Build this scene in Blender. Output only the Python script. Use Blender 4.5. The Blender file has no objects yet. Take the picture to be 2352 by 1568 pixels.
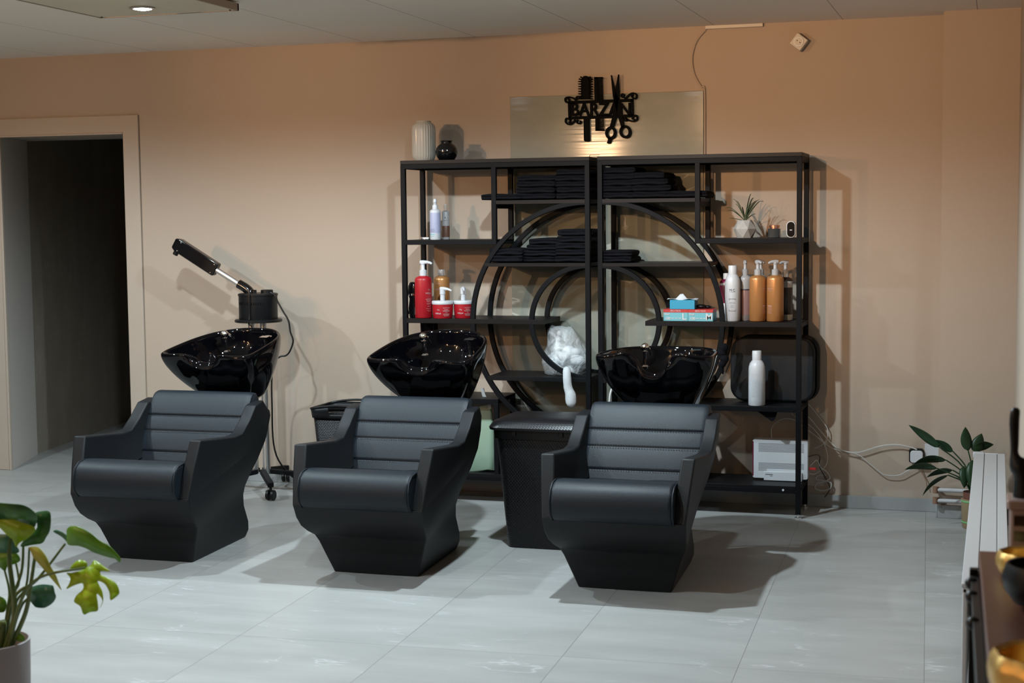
import bpy, bmesh, math, random
from mathutils import Vector, Matrix
random.seed(7)
PI = math.pi
S = bpy.context.scene
COL = S.collection

# ------------------------------------------------------------------ camera
cd = bpy.data.cameras.new('camera'); cam = bpy.data.objects.new('camera', cd); COL.objects.link(cam)
_r = Vector((0.95463989, 0.29759258, -0.01006696)); _u = Vector((-0.01441257, 0.0799499, 0.99669468)); _f = Vector((-0.29741379, 0.95133941, -0.08061244))
M = Matrix((( _r.x, _u.x, -_f.x, 0), (_r.y, _u.y, -_f.y, -8.0102), (_r.z, _u.z, -_f.z, 1.507), (0, 0, 0, 1)))
cam.matrix_world = M
cd.sensor_width = 36; cd.lens = 54.598; cd.clip_start = .05; cd.clip_end = 60
cd.dof.use_dof = True; cd.dof.focus_distance = 7.3; cd.dof.aperture_fstop = 5.0
S.camera = cam
# ------------------------------------------------------------------ world, exposure
w = bpy.data.worlds.new('world'); S.world = w; w.use_nodes = True
w.node_tree.nodes['Background'].inputs[0].default_value = (1, .82, .65, 1)
w.node_tree.nodes['Background'].inputs[1].default_value = 0.02
S.view_settings.view_transform = 'Standard'; S.view_settings.look = 'None'
S.view_settings.gamma = 1; S.view_settings.use_curve_mapping = False
S.view_settings.exposure = 0.0
S.cycles.max_bounces = 8; S.cycles.diffuse_bounces = 4; S.cycles.glossy_bounces = 4
S.cycles.transmission_bounces = 6; S.cycles.transparent_max_bounces = 12
S.cycles.sample_clamp_indirect = 4
S.cycles.caustics_reflective = False; S.cycles.caustics_refractive = False
S.cycles.use_denoising = True
# light settings (the lamps themselves are built by downlight() and warm_lamp())
COOL = (.76, .92, 1.0); WARM = (1.0, .60, .32)
COOL_W = 130; WARM_W = 45; FILL_W = 560
TRACK = [((-2.1, -5.6), (-.75, 0, 2.25)), ((-5.3, -5.8), (-2.6, 0, 2.3)), ((-5.9, -6.2), (-4.6, 0, 2.35))]  # added warm spots, positions and aims chosen to tint the upper wall
COOL_SPOTS = [(-3.58, -1.92), (-1.92, -2.10), (-3.7, -4.1), (-2.25, -4.0), (-5.5, -4.1), (-5.30, -1.95)]
WARM_SPOTS = [(-4.4, -9.2), (-4.45, -10.2), (-6.3, -8.6), (-6.0, -7.0)]

# ------------------------------------------------------------------ materials
def nt(m): return m.node_tree.nodes, m.node_tree.links
ALB = .62      # overall paint reflectance
def mat(name, col, rough=.5, metal=0, spec=.5, bump=0, bscale=200, coat=0, trans=0, emit=None, estr=0, alpha=1, var=0, vscale=8, sss=0):
    if not metal and trans < .5: col = tuple(c * ALB for c in col)
    m = bpy.data.materials.new(name); m.use_nodes = True; N, L = nt(m); b = N['Principled BSDF']
    b.inputs['Base Color'].default_value = (*col, 1); b.inputs['Roughness'].default_value = rough
    b.inputs['Metallic'].default_value = metal; b.inputs['Specular IOR Level'].default_value = spec
    b.inputs['Coat Weight'].default_value = coat; b.inputs['Transmission Weight'].default_value = trans
    b.inputs['Alpha'].default_value = alpha
    if emit: b.inputs['Emission Color'].default_value = (*emit, 1); b.inputs['Emission Strength'].default_value = estr
    tc = N.new('ShaderNodeTexCoord')
    n = N.new('ShaderNodeTexNoise'); n.inputs['Scale'].default_value = vscale; n.inputs['Detail'].default_value = 4
    L.new(tc.outputs['Object'], n.inputs['Vector'])
    mx = N.new('ShaderNodeMix'); mx.data_type = 'RGBA'
    v = max(var, .03)
    mx.inputs['A'].default_value = (*[c * (1 - v) for c in col], 1); mx.inputs['B'].default_value = (*[min(1, c * (1 + v)) for c in col], 1)
    L.new(n.outputs['Fac'], mx.inputs['Factor']); L.new(mx.outputs['Result'], b.inputs['Base Color'])
    if bump:
        n2 = N.new('ShaderNodeTexNoise'); n2.inputs['Scale'].default_value = bscale; n2.inputs['Detail'].default_value = 3
        L.new(tc.outputs['Object'], n2.inputs['Vector'])
        bp = N.new('ShaderNodeBump'); bp.inputs['Strength'].default_value = bump; bp.inputs['Distance'].default_value = .002
        L.new(n2.outputs['Fac'], bp.inputs['Height']); L.new(bp.outputs['Normal'], b.inputs['Normal'])
    return m
def srgb(r, g, b):
    f = lambda c: (c / 255 / 12.92) if c <= 10 else ((c / 255 + .055) / 1.055) ** 2.4
    return (f(r), f(g), f(b))

def math_(N, L, op, a, b=None, c=None):
    n = N.new('ShaderNodeMath'); n.operation = op
    for i, v in enumerate((a, b, c)):
        if v is None: continue
        if isinstance(v, (int, float)): n.inputs[i].default_value = v
        else: L.new(v, n.inputs[i])
    return n.outputs[0]

def ramp(N, L, fac, stops):
    r = N.new('ShaderNodeValToRGB'); e = r.color_ramp.elements
    while len(e) < len(stops): e.new(.5)
    for k, (p, c) in enumerate(stops):
        e[k].position = p; e[k].color = (*c, 1) if len(c) == 3 else c
    L.new(fac, r.inputs[0]); return r

def marble(name, base, light, tile=None, rough=.3, rot=0, u0=0, v0=0, vein=.5, grout=(.2, .2, .2), bump=0, dark=.80, vs=1.7):
    base = [c * ALB for c in base]; light = [c * ALB for c in light]; grout = [c * ALB for c in grout]
    m = bpy.data.materials.new(name); m.use_nodes = True; N, L = nt(m); b = N['Principled BSDF']
    tc = N.new('ShaderNodeTexCoord'); mp = N.new('ShaderNodeMapping'); mp.vector_type = 'POINT'
    mp.inputs['Rotation'].default_value = (0, 0, -rot)
    L.new(tc.outputs['Object'], mp.inputs['Vector'])
    vec = mp.outputs[0]
    if tile:
        sx = N.new('ShaderNodeSeparateXYZ'); L.new(vec, sx.inputs[0])
        fu = math_(N, L, 'DIVIDE', math_(N, L, 'SUBTRACT', sx.outputs[0], u0), tile[0])
        fv = math_(N, L, 'DIVIDE', math_(N, L, 'SUBTRACT', sx.outputs[1], v0), tile[1])
        iu = math_(N, L, 'FLOOR', fu); iv = math_(N, L, 'FLOOR', fv)
        du = math_(N, L, 'MULTIPLY', math_(N, L, 'PINGPONG', fu, .5), tile[0])
        dv = math_(N, L, 'MULTIPLY', math_(N, L, 'PINGPONG', fv, .5), tile[1])
        d = math_(N, L, 'MINIMUM', du, dv)
        g = math_(N, L, 'LESS_THAN', d, .0011)
        # every tile gets its own piece of the pattern
        off = N.new('ShaderNodeCombineXYZ')
        L.new(math_(N, L, 'MULTIPLY', iu, 3.17), off.inputs[0]); L.new(math_(N, L, 'MULTIPLY', iv, 5.31), off.inputs[1])
        L.new(math_(N, L, 'ADD', iu, math_(N, L, 'MULTIPLY', iv, 1.7)), off.inputs[2])
        ad = N.new('ShaderNodeVectorMath'); ad.operation = 'ADD'; L.new(vec, ad.inputs[0]); L.new(off.outputs[0], ad.inputs[1]); vec = ad.outputs[0]
    st = N.new('ShaderNodeMapping'); st.inputs['Rotation'].default_value = (0, 0, .25); st.inputs['Scale'].default_value = (.8, 3.2, 1.5); L.new(vec, st.inputs['Vector'])
    n1 = N.new('ShaderNodeTexNoise'); n1.inputs['Scale'].default_value = 2.2; n1.inputs['Detail'].default_value = 8; n1.inputs['Roughness'].default_value = .6
    L.new(st.outputs[0], n1.inputs['Vector'])
    r1 = ramp(N, L, n1.outputs['Fac'], [(.3, [c * dark for c in base]), (.7, base)])
    # thin white veins : narrow band of a distorted noise
    n2 = N.new('ShaderNodeTexNoise'); n2.inputs['Scale'].default_value = vs; n2.inputs['Detail'].default_value = 5; n2.inputs['Distortion'].default_value = .6
    L.new(st.outputs[0], n2.inputs['Vector'])
    band = math_(N, L, 'ABSOLUTE', math_(N, L, 'SUBTRACT', n2.outputs['Fac'], .5))
    r2 = ramp(N, L, band, [(0, (1, 1, 1)), (.0065, (0, 0, 0))])
    n3 = N.new('ShaderNodeTexNoise'); n3.inputs['Scale'].default_value = 3.5; L.new(vec, n3.inputs['Vector'])
    r3 = ramp(N, L, n3.outputs['Fac'], [(.50, (0, 0, 0)), (.60, (1, 1, 1))])
    fac = math_(N, L, 'MULTIPLY', math_(N, L, 'MULTIPLY', r2.outputs[0], r3.outputs[0]), vein)
    mx = N.new('ShaderNodeMix'); mx.data_type = 'RGBA'; L.new(fac, mx.inputs['Factor']); L.new(r1.outputs[0], mx.inputs['A']); mx.inputs['B'].default_value = (*light, 1)
    out = mx.outputs['Result']
    if tile:
        m2 = N.new('ShaderNodeMix'); m2.data_type = 'RGBA'; L.new(g, m2.inputs['Factor']); L.new(out, m2.inputs['A']); m2.inputs['B'].default_value = (*grout, 1); out = m2.outputs['Result']
    L.new(out, b.inputs['Base Color']); b.inputs['Roughness'].default_value = rough
    if bump:
        s2 = N.new('ShaderNodeMapping'); s2.inputs['Scale'].default_value = (1.5, 1.5, 30); L.new(tc.outputs['Object'], s2.inputs['Vector'])
        n4 = N.new('ShaderNodeTexNoise'); n4.inputs['Scale'].default_value = 1; L.new(s2.outputs[0], n4.inputs['Vector'])
        bp = N.new('ShaderNodeBump'); bp.inputs['Strength'].default_value = bump; bp.inputs['Distance'].default_value = .003; L.new(n4.outputs['Fac'], bp.inputs['Height']); L.new(bp.outputs[0], b.inputs['Normal'])
    return m

MT = {}
MT['wall'] = mat('wall_paint', (.58, .46, .362), .85, bump=.25, bscale=90, var=.03, vscale=1.5)
MT['reveal'] = mat('reveal_lightened', (.95, .86, .78), .6)  # lightened in colour to stand for light falling on the reveal
MT['farwall'] = mat('far_wall_darkened', (.10, .085, .07), .9)  # unseen walls, colour darkened to cut the light they bounce back
MT['trimpaint'] = mat('frame_paint', (.58, .475, .385), .6, var=.02)
MT['floor'] = marble('floor_tile', (.55, .545, .525), (.85, .86, .86), (.6, 1.2), .36, rot=.0409, u0=-3.325, v0=-2.92, vein=.6, grout=(.25, .25, .24))
MT['plate'] = marble('stone_panel', (.43, .425, .35), (.8, .78, .68), None, .09, vein=1, bump=.12, dark=.7, vs=1.0)
MT['skirt'] = marble('skirting_tile', (.50, .50, .49), (.8, .8, .8), None, .35, vein=.4)
MT['dark_tile'] = marble('dark_tile', (.50, .42, .33), (.7, .62, .5), None, .5, vein=.6)
MT['vinyl'] = mat('black_vinyl', (.008, .0135, .0205), .5, spec=.30, bump=.35, bscale=420, var=.1)
MT['shell'] = mat('shell_plastic', (.008, .009, .011), .5, spec=.25, bump=.3, bscale=500)
MT['ceramic'] = mat('black_ceramic', (.002, .002, .003), .03, spec=.28)
MT['chrome'] = mat('chrome', (.85, .85, .87), .07, metal=1)
MT['steel'] = mat('brushed_steel', (.75, .75, .75), .32, metal=1)
MT['metal'] = mat('black_powder_coat', (.006, .0064, .008), .55, spec=.1)
MT['board'] = mat('black_board', (.009, .0085, .0095), .45, spec=.16, var=.1)
MT['signblack'] = mat('sign_black', (.002, .002, .002), .75, spec=.08)
MT['black'] = mat('black_plastic', (.006, .006, .007), .4, spec=.3)
MT['gloss'] = mat('gloss_black', (.006, .006, .007), .12, spec=.6)
MT['towel'] = mat('black_terry', (.008, .008, .011), .95, spec=.1, bump=1, bscale=350, var=.2, vscale=60)
MT['white'] = mat('white_plastic', (.78, .79, .82), .35, spec=.4)
MT['cream'] = mat('cream_glaze', (.66, .62, .54), .3, spec=.5, var=.04)
MT['red'] = mat('red_plastic', (.50, .012, .022), .38, spec=.4)
MT['gold'] = mat('gold_plastic', (.40, .175, .058), .34, metal=.35, spec=.5)
MT['clear'] = mat('clear_plastic', (.9, .88, .88), .15, trans=.85, spec=.4)
MT['pinkliq'] = mat('pink_liquid', (.55, .32, .30), .2, trans=.25)
MT['frost'] = mat('frosted_plastic', (.72, .70, .70), .4, trans=.3)
MT['lav'] = mat('lavender_label', (.50, .52, .72), .4)
MT['brownlab'] = mat('brown_label', (.18, .08, .05), .45)
MT['darkbrown'] = mat('dark_brown_bottle', (.035, .018, .012), .3)
MT['magenta'] = mat('magenta_label', (.22, .01, .05), .35)
MT['concrete'] = mat('concrete_pot', (.52, .50, .47), .8, var=.15, vscale=40)
MT['leafdark'] = mat('dark_leaf', (.020, .055, .020), .4, spec=.3, var=.35, vscale=25)
MT['leafgrass'] = mat('artificial_leaf', (.06, .085, .035), .5, var=.4, vscale=40)
MT['copper'] = mat('copper_lid', (.75, .38, .28), .25, metal=1)
MT['smoke'] = mat('smoked_jar', (.035, .045, .05), .15, spec=.6)
MT['teal'] = mat('teal_carton', (.20, .58, .66), .5)
MT['cyan'] = mat('blue_carton', (.02, .38, .60), .45)
MT['redprint'] = mat('red_print', (.62, .03, .03), .5)
MT['ink'] = mat('dark_ink', (.03, .03, .06), .5)
MT['whiteink'] = mat('white_ink', (.8, .8, .8), .5)
MT['pinkink'] = mat('pale_print', (.75, .45, .45), .5)
MT['cotton'] = mat('cotton', (.86, .86, .87), 1, bump=1, bscale=60, var=.06, vscale=30)
MT['paper'] = mat('paper_tissue', (.8, .82, .85), .9)
MT['cable'] = mat('white_cable', (.72, .70, .66), .5)
MT['greenbag'] = mat('green_bag', (.33, .47, .34), .45, var=.15, vscale=12)
MT['greybag'] = mat('grey_bag_strap', (.5, .52, .52), .35)
MT['paintwhite'] = mat('white_enamel', (.74, .74, .76), .35, var=.02)
MT['craft'] = mat('kraft_cover', (.33, .23, .13), .8)
MT['terracotta'] = mat('terracotta', (.18, .06, .035), .7)
MT['greenband'] = mat('green_band', (.2, .55, .2), .5)
MT['soil'] = mat('soil', (.03, .02, .012), .95, bump=1, bscale=80)
MT['potgrey'] = mat('mauve_pot', (.36, .31, .31), .55)
MT['wood'] = mat('red_brown_wood', (.16, .058, .036), .35, var=.25, vscale=6)
MT['brass'] = mat('gold_basket', (.72, .46, .14), .35, metal=.7, bump=1, bscale=40)
MT['pinkclear'] = mat('pale_pink_plastic', (.70, .52, .48), .2, trans=.2)
MT['socketw'] = mat('socket_white', (.68, .62, .54), .4)
MT['pipecu'] = mat('painted_pipe', (.32, .17, .11), .5)
MT['lamp'] = mat('lamp_glow', (1, 1, 1), .5, emit=(.85, .92, 1), estr=60)
MT['lampw'] = mat('warm_lamp_glow', (1, 1, 1), .5, emit=(1, .6, .32), estr=25)
MT['panelwood'] = mat('plywood_panel', (1.0, .86, .64), .7, var=.12, vscale=3)
MT['panelside'] = mat('panel_edge', (.62, .45, .33), .7)

def leaf_mat(name, c1, c2, scale=14):
    m = bpy.data.materials.new(name); m.use_nodes = True; N, L = nt(m); b = N['Principled BSDF']
    tc = N.new('ShaderNodeTexCoord'); n = N.new('ShaderNodeTexNoise'); n.inputs['Scale'].default_value = scale; n.inputs['Detail'].default_value = 5
    L.new(tc.outputs['Object'], n.inputs['Vector']); r = ramp(N, L, n.outputs['Fac'], [(.35, [c * .8 for c in c1]), (.65, [c * .8 for c in c2])]); L.new(r.outputs[0], b.inputs['Base Color'])
    b.inputs['Roughness'].default_value = .32
    ts = N.new('ShaderNodeBsdfTranslucent'); L.new(r.outputs[0], ts.inputs['Color'])
    mx = N.new('ShaderNodeMixShader'); mx.inputs[0].default_value = .3; o = N['Material Output']
    L.new(b.outputs[0], mx.inputs[1]); L.new(ts.outputs[0], mx.inputs[2]); L.new(mx.outputs[0], o.inputs['Surface'])
    return m
MT['mon_dark'] = leaf_mat('monstera_dark', (.03, .11, .028), (.09, .25, .05))
MT['mon_mid'] = leaf_mat('monstera_mid', (.12, .30, .025), (.22, .44, .04))
MT['mon_lime'] = leaf_mat('monstera_lime', (.34, .54, .012), (.52, .68, .03))
MT['mon_yel'] = leaf_mat('monstera_yellow', (.50, .50, .07), (.62, .60, .14))
MT['mon_blue'] = leaf_mat('monstera_bluegreen', (.05, .18, .11), (.12, .28, .17))
MT['stem'] = leaf_mat('monstera_stem', (.10, .17, .04), (.20, .26, .08))

# film of the plastic bag : mostly clear, thin white sheen
def film_mat():
    m = bpy.data.materials.new('clear_film'); m.use_nodes = True; N, L = nt(m); b = N['Principled BSDF']; o = N['Material Output']
    b.inputs['Base Color'].default_value = (.8, .83, .85, 1); b.inputs['Roughness'].default_value = .18
    tc = N.new('ShaderNodeTexCoord'); n = N.new('ShaderNodeTexNoise'); n.inputs['Scale'].default_value = 9; n.inputs['Detail'].default_value = 6; n.inputs['Distortion'].default_value = 2
    L.new(tc.outputs['Object'], n.inputs['Vector'])
    bp = N.new('ShaderNodeBump'); bp.inputs['Strength'].default_value = .9; bp.inputs['Distance'].default_value = .02; L.new(n.outputs['Fac'], bp.inputs['Height']); L.new(bp.outputs[0], b.inputs['Normal'])
    r = ramp(N, L, n.outputs['Fac'], [(.35, (.12,) * 3), (.7, (.55,) * 3)])
    t = N.new('ShaderNodeBsdfTransparent'); mx = N.new('ShaderNodeMixShader'); L.new(r.outputs[0], mx.inputs[0]); L.new(t.outputs[0], mx.inputs[1]); L.new(b.outputs[0], mx.inputs[2])
    L.new(mx.outputs[0], o.inputs['Surface']); return m
MT['film'] = film_mat()

# woven plastic : raised weave, tiny open holes
def weave_mat(name, hole=True, bs=1):
    m = bpy.data.materials.new(name); m.use_nodes = True; N, L = nt(m); b = N['Principled BSDF']; o = N['Material Output']
    b.inputs['Base Color'].default_value = (.007, .0065, .0075, 1); b.inputs['Roughness'].default_value = .36; b.inputs['Specular IOR Level'].default_value = .3
    tc = N.new('ShaderNodeTexCoord'); s = N.new('ShaderNodeSeparateXYZ'); L.new(tc.outputs['Object'], s.inputs[0])
    u = math_(N, L, 'ADD', s.outputs[0], s.outputs[1])
    fz = math_(N, L, 'DIVIDE', s.outputs[2], .0085); row = math_(N, L, 'FLOOR', fz)
    sh = math_(N, L, 'MULTIPLY', math_(N, L, 'MODULO', row, 2), .5)
    fu = math_(N, L, 'ADD', math_(N, L, 'DIVIDE', u, .014), sh)
    pu = math_(N, L, 'SUBTRACT', math_(N, L, 'FRACT', fu), .5); pz = math_(N, L, 'SUBTRACT', math_(N, L, 'FRACT', fz), .5)
    r2 = math_(N, L, 'ADD', math_(N, L, 'MULTIPLY', pu, pu), math_(N, L, 'MULTIPLY', math_(N, L, 'MULTIPLY', pz, pz), .5))
    bp = N.new('ShaderNodeBump'); bp.inputs['Strength'].default_value = bs; bp.inputs['Distance'].default_value = .004; bp.invert = True
    L.new(r2, bp.inputs['Height']); L.new(bp.outputs[0], b.inputs['Normal'])
    if hole:
        hx = math_(N, L, 'GREATER_THAN', r2, .325)
        t = N.new('ShaderNodeBsdfTransparent'); mx = N.new('ShaderNodeMixShader'); L.new(hx, mx.inputs[0]); L.new(b.outputs[0], mx.inputs[1]); L.new(t.outputs[0], mx.inputs[2]); L.new(mx.outputs[0], o.inputs['Surface'])
    return m
MT['weave'] = weave_mat('woven_black_plastic'); MT['weave_lid'] = weave_mat('woven_lid', False, .3)

# ceiling panels : light boards with dark joints every 0.646 m
def ceil_mat():
    m = bpy.data.materials.new('ceiling_boards'); m.use_nodes = True; N, L = nt(m); b = N['Principled BSDF']; b.inputs['Roughness'].default_value = .7
    tc = N.new('ShaderNodeTexCoord'); s = N.new('ShaderNodeSeparateXYZ'); L.new(tc.outputs['Object'], s.inputs[0])
    fu = math_(N, L, 'DIVIDE', math_(N, L, 'SUBTRACT', s.outputs[0], -4.6297), .6461)
    fv = math_(N, L, 'DIVIDE', math_(N, L, 'SUBTRACT', s.outputs[1], -.22), 1.25)
    du = math_(N, L, 'MULTIPLY', math_(N, L, 'PINGPONG', fu, .5), .6461); dv = math_(N, L, 'MULTIPLY', math_(N, L, 'PINGPONG', fv, .5), 1.25)
    g = math_(N, L, 'LESS_THAN', du, .0022); g2 = math_(N, L, 'LESS_THAN', dv, .0015)
    mx = N.new('ShaderNodeMix'); mx.data_type = 'RGBA'; L.new(g, mx.inputs['Factor']); mx.inputs['A'].default_value = (.80, .72, .62, 1); mx.inputs['B'].default_value = (.33, .30, .26, 1)
    m2 = N.new('ShaderNodeMix'); m2.data_type = 'RGBA'; L.new(math_(N, L, 'MULTIPLY', g2, .5), m2.inputs['Factor']); L.new(mx.outputs['Result'], m2.inputs['A']); m2.inputs['B'].default_value = (.78, .76, .70, 1)
    L.new(m2.outputs['Result'], b.inputs['Base Color']); return m
MT['ceiling'] = ceil_mat()

# ------------------------------------------------------------------ mesh helpers
def box(bm, x0, x1, y0, y1, z0, z1, rot=None):
    v = [bm.verts.new(p) for p in ((x0, y0, z0), (x1, y0, z0), (x1, y1, z0), (x0, y1, z0), (x0, y0, z1), (x1, y0, z1), (x1, y1, z1), (x0, y1, z1))]
    for f in ((3, 2, 1, 0), (4, 5, 6, 7), (0, 1, 5, 4), (1, 2, 6, 5), (2, 3, 7, 6), (3, 0, 4, 7)): bm.faces.new([v[i] for i in f])
    if rot:
        for q in v: q.co = rot @ q.co
    return v
def loft(bm, rings, cap=True, closed=True):
    vs = [[bm.verts.new(p) for p in r] for r in rings]
    n = len(vs[0])
    for a, b in zip(vs, vs[1:]):
        for i in range(n if closed else n - 1):
            j = (i + 1) % n; bm.faces.new((a[i], a[j], b[j], b[i]))
    if cap:
        bm.faces.new(list(reversed(vs[0]))); bm.faces.new(vs[-1])
    return vs
def lathe(bm, prof, c=(0, 0, 0), n=32, cap=True):
    return loft(bm, [[(c[0] + r * math.cos(2 * PI * i / n), c[1] + r * math.sin(2 * PI * i / n), c[2] + z) for i in range(n)] for r, z in prof], cap)
def frame_at(t, up=Vector((0, 0, 1))):
    t = t.normalized()
    if abs(t.dot(up)) > .97: up = Vector((1, 0, 0))
    a = t.cross(up).normalized(); b = a.cross(t).normalized(); return a, b
def tube(bm, pts, r, n=8, cap=True):
    pts = [Vector(p) for p in pts]; rs = r if isinstance(r, (list, tuple)) else [r] * len(pts); rings = []
    a = None
    for i, p in enumerate(pts):
        t = (pts[min(i + 1, len(pts) - 1)] - pts[max(i - 1, 0)]).normalized()
        if a is None: a, b = frame_at(t)
        else:
            a = (a - t * a.dot(t)).normalized(); b = a.cross(t)
        rings.append([p + a * rs[i] * math.cos(2 * PI * k / n) + b * rs[i] * math.sin(2 * PI * k / n) for k in range(n)])
    return loft(bm, rings, cap)
def sq_tube(bm, pts, h1, h2, nrm):
    """bar with a rectangular section along pts, nrm = fixed side direction"""
    pts = [Vector(p) for p in pts]; nrm = Vector(nrm); rings = []
    for i, p in enumerate(pts):
        t = (pts[min(i + 1, len(pts) - 1)] - pts[max(i - 1, 0)]).normalized(); s = t.cross(nrm).normalized()
        rings.append([p + s * h1 + nrm * h2, p - s * h1 + nrm * h2, p - s * h1 - nrm * h2, p + s * h1 - nrm * h2])
    return loft(bm, rings)
def smooth_path(ctrl, n=8, closed=False):
    c = [Vector(p) for p in ctrl]; out = []; m = len(c)
    for i in range(m if closed else m - 1):
        if closed: p0, p1, p2, p3 = c[(i - 1) % m], c[i], c[(i + 1) % m], c[(i + 2) % m]
        else: p0, p1, p2, p3 = c[max(i - 1, 0)], c[i], c[i + 1], c[min(i + 2, m - 1)]
        for k in range(n):
            t = k / n
            out.append(.5 * ((2 * p1) + (p2 - p0) * t + (2 * p0 - 5 * p1 + 4 * p2 - p3) * t * t + (3 * p1 - p0 - 3 * p2 + p3) * t ** 3))
    if not closed: out.append(c[-1])
    return out
def prism(bm, poly, y0, y1, axis='y'):
    """polygon in (x,z) extruded in y, or (y,z) extruded in x"""
    f = (lambda p, d: (p[0], d, p[1])) if axis == 'y' else (lambda p, d: (d, p[0], p[1]))
    if axis == 'z': f = lambda p, d: (p[0], p[1], d)
    return loft(bm, [[f(p, y0) for p in poly], [f(p, y1) for p in poly]])
def rrect(x0, x1, z0, z1, r, n=5):
    o = []
    for cx, cz, a in ((x1 - r, z0 + r, -PI / 2), (x1 - r, z1 - r, 0), (x0 + r, z1 - r, PI / 2), (x0 + r, z0 + r, PI)):
        for k in range(n + 1): t = a + PI / 2 * k / n; o.append((cx + r * math.cos(t), cz + r * math.sin(t)))
    return o
def ball(bm, c, r, sx=1, sy=1, sz=1, u=16, v=10):
    m = Matrix.Translation(c) @ Matrix.Diagonal((r * sx, r * sy, r * sz, 1)); bmesh.ops.create_uvsphere(bm, u_segments=u, v_segments=v, radius=1, matrix=m)
def NB(): return bmesh.new()
def obj(name, bm, m, parent=None, bevel=0, seg=2, sub=0, smooth=40, loc=None, solid=0, **props):
    bmesh.ops.recalc_face_normals(bm, faces=bm.faces)
    me = bpy.data.meshes.new(name); bm.to_mesh(me); bm.free()
    o = bpy.data.objects.new(name, me); COL.objects.link(o)
    for q in (m if isinstance(m, (list, tuple)) else [m]): me.materials.append(MT[q])
    if smooth: me.shade_smooth(); me.set_sharp_from_angle(angle=math.radians(smooth))
    if solid:
        md = o.modifiers.new('solid', 'SOLIDIFY'); md.thickness = solid; md.offset = 0
    if bevel:
        md = o.modifiers.new('bevel', 'BEVEL'); md.width = bevel; md.segments = seg; md.limit_method = 'ANGLE'; md.angle_limit = math.radians(30)
        md.harden_normals = False
        me.shade_smooth()
    if sub:
        md = o.modifiers.new('sub', 'SUBSURF'); md.levels = sub; md.render_levels = sub
    if parent: o.parent = parent
    if loc: o.location = loc
    for k, v in props.items(): o[k] = v
    return o
def split_obj(name, bm, m, parent, **k):
    """every separate piece of bm becomes an object of its own"""
    bm.verts.ensure_lookup_table(); seen = set(); out = []
    for v in bm.verts:
        if v in seen: continue
        st = [v]; isl = []; seen.add(v)
        while st:
            q = st.pop(); isl.append(q)
            for e in q.link_edges:
                o_ = e.other_vert(q)
                if o_ not in seen: seen.add(o_); st.append(o_)
        b2 = bmesh.new(); mp = {q: b2.verts.new(q.co) for q in isl}; done = set()
        for q in isl:
            for f in q.link_faces:
                if f not in done: done.add(f); b2.faces.new([mp[x] for x in f.verts])
        out.append(obj(name, b2, m, parent, **k))
    bm.free(); return out
def thing(name, label, cat, loc=(0, 0, 0), rz=0, group=None):
    o = bpy.data.objects.new(name, None); COL.objects.link(o); o.location = loc; o.rotation_euler = (0, 0, rz); o.empty_display_size = .05
    o['label'] = label; o['category'] = cat
    if group: o['group'] = group
    return o
def tag(o, label, cat, group=None):
    o['label'] = label; o['category'] = cat
    if group: o['group'] = group
    return o
def struct(name, bm, m, **k):
    o = obj(name, bm, m, **k); o['kind'] = 'structure'; return o
def children(o): return [c for c in bpy.data.objects if c.parent == o]
def copy_tree(o, parent=None):
    c = o.copy(); COL.objects.link(c)
    if parent: c.parent = parent
    for ch in children(o): copy_tree(ch, c)
    return c
_tc = {}
def text_bm(bm, s, size, fn, bold=0, align='CENTER', mi=0):
    """letters of the built-in font as thin faces, each vertex placed by fn(u, v)"""
    cu = bpy.data.curves.new('t', 'FONT'); cu.body = s; cu.size = size; cu.align_x = align; cu.align_y = 'CENTER'; cu.offset = bold; cu.resolution_u = 3
    o = bpy.data.objects.new('t', cu); COL.objects.link(o)
    dg = bpy.context.evaluated_depsgraph_get(); me = bpy.data.meshes.new_from_object(o.evaluated_get(dg))
    vs = [bm.verts.new(fn(v.co.x, v.co.y)) for v in me.vertices]
    for p in me.polygons:
        try: f = bm.faces.new([vs[i] for i in p.vertices]); f.material_index = mi
        except ValueError: pass
    bpy.data.objects.remove(o); bpy.data.curves.remove(cu); bpy.data.meshes.remove(me)
def wrap(r, zc, ang=0, cx=0, cy=0):
    """(u,v) onto a cylinder of radius r whose front faces -y, turned by ang"""
    return lambda u, v: (cx + r * math.sin(u / r + ang), cy - r * math.cos(u / r + ang), zc + v)
def flat(x, y, z): return lambda u, v: (x + u, y, z + v)

# ------------------------------------------------------------------ room
H = 2.468; RW = .092
bm = NB(); box(bm, -9, 1.4, -12.5, 7, -.06, 0); struct('floor', bm, 'floor', smooth=0)
bm = NB(); box(bm, -9, 1.4, -12.5, .2, H, H + .06); struct('ceiling', bm, 'ceiling', smooth=0)
# back wall with a doorway (x -5.70 .. -4.855, z < 2.01) through a half-metre thick wall
bm = NB()
rev = [(-5.70, 0), (-9, 0), (-9, .58), (-5.92, .58)]
prism(bm, rev, 0, H, 'z')
prism(bm, [(-4.855, 0), (-4.86, .42), (1.4, .42), (1.4, 0)], 0, H, 'z')
prism(bm, [(-5.70, 0), (-5.92, .58), (-4.86, .58), (-4.855, 0)], 2.01, H, 'z')
struct('wall_back', bm, 'wall', smooth=0)
bm = NB(); box(bm, -.262, 1.4, -.15, .0, 0, H); struct('wall_pier', bm, 'wall', smooth=0)
bm = NB(); box(bm, RW, RW + .15, -3.4, -.15, 0, H); box(bm, RW + .15, 1.4, -3.4, -3.25, 0, H); box(bm, 1.3, 1.4, -12.5, -3.4, 0, H); struct('wall_right', bm, 'wall', smooth=0)
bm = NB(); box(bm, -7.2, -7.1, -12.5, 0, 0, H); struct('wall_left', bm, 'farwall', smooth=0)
bm = NB(); box(bm, -9, 1.4, -12.6, -12.5, 0, H); struct('wall_front', bm, 'farwall', smooth=0)
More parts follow.
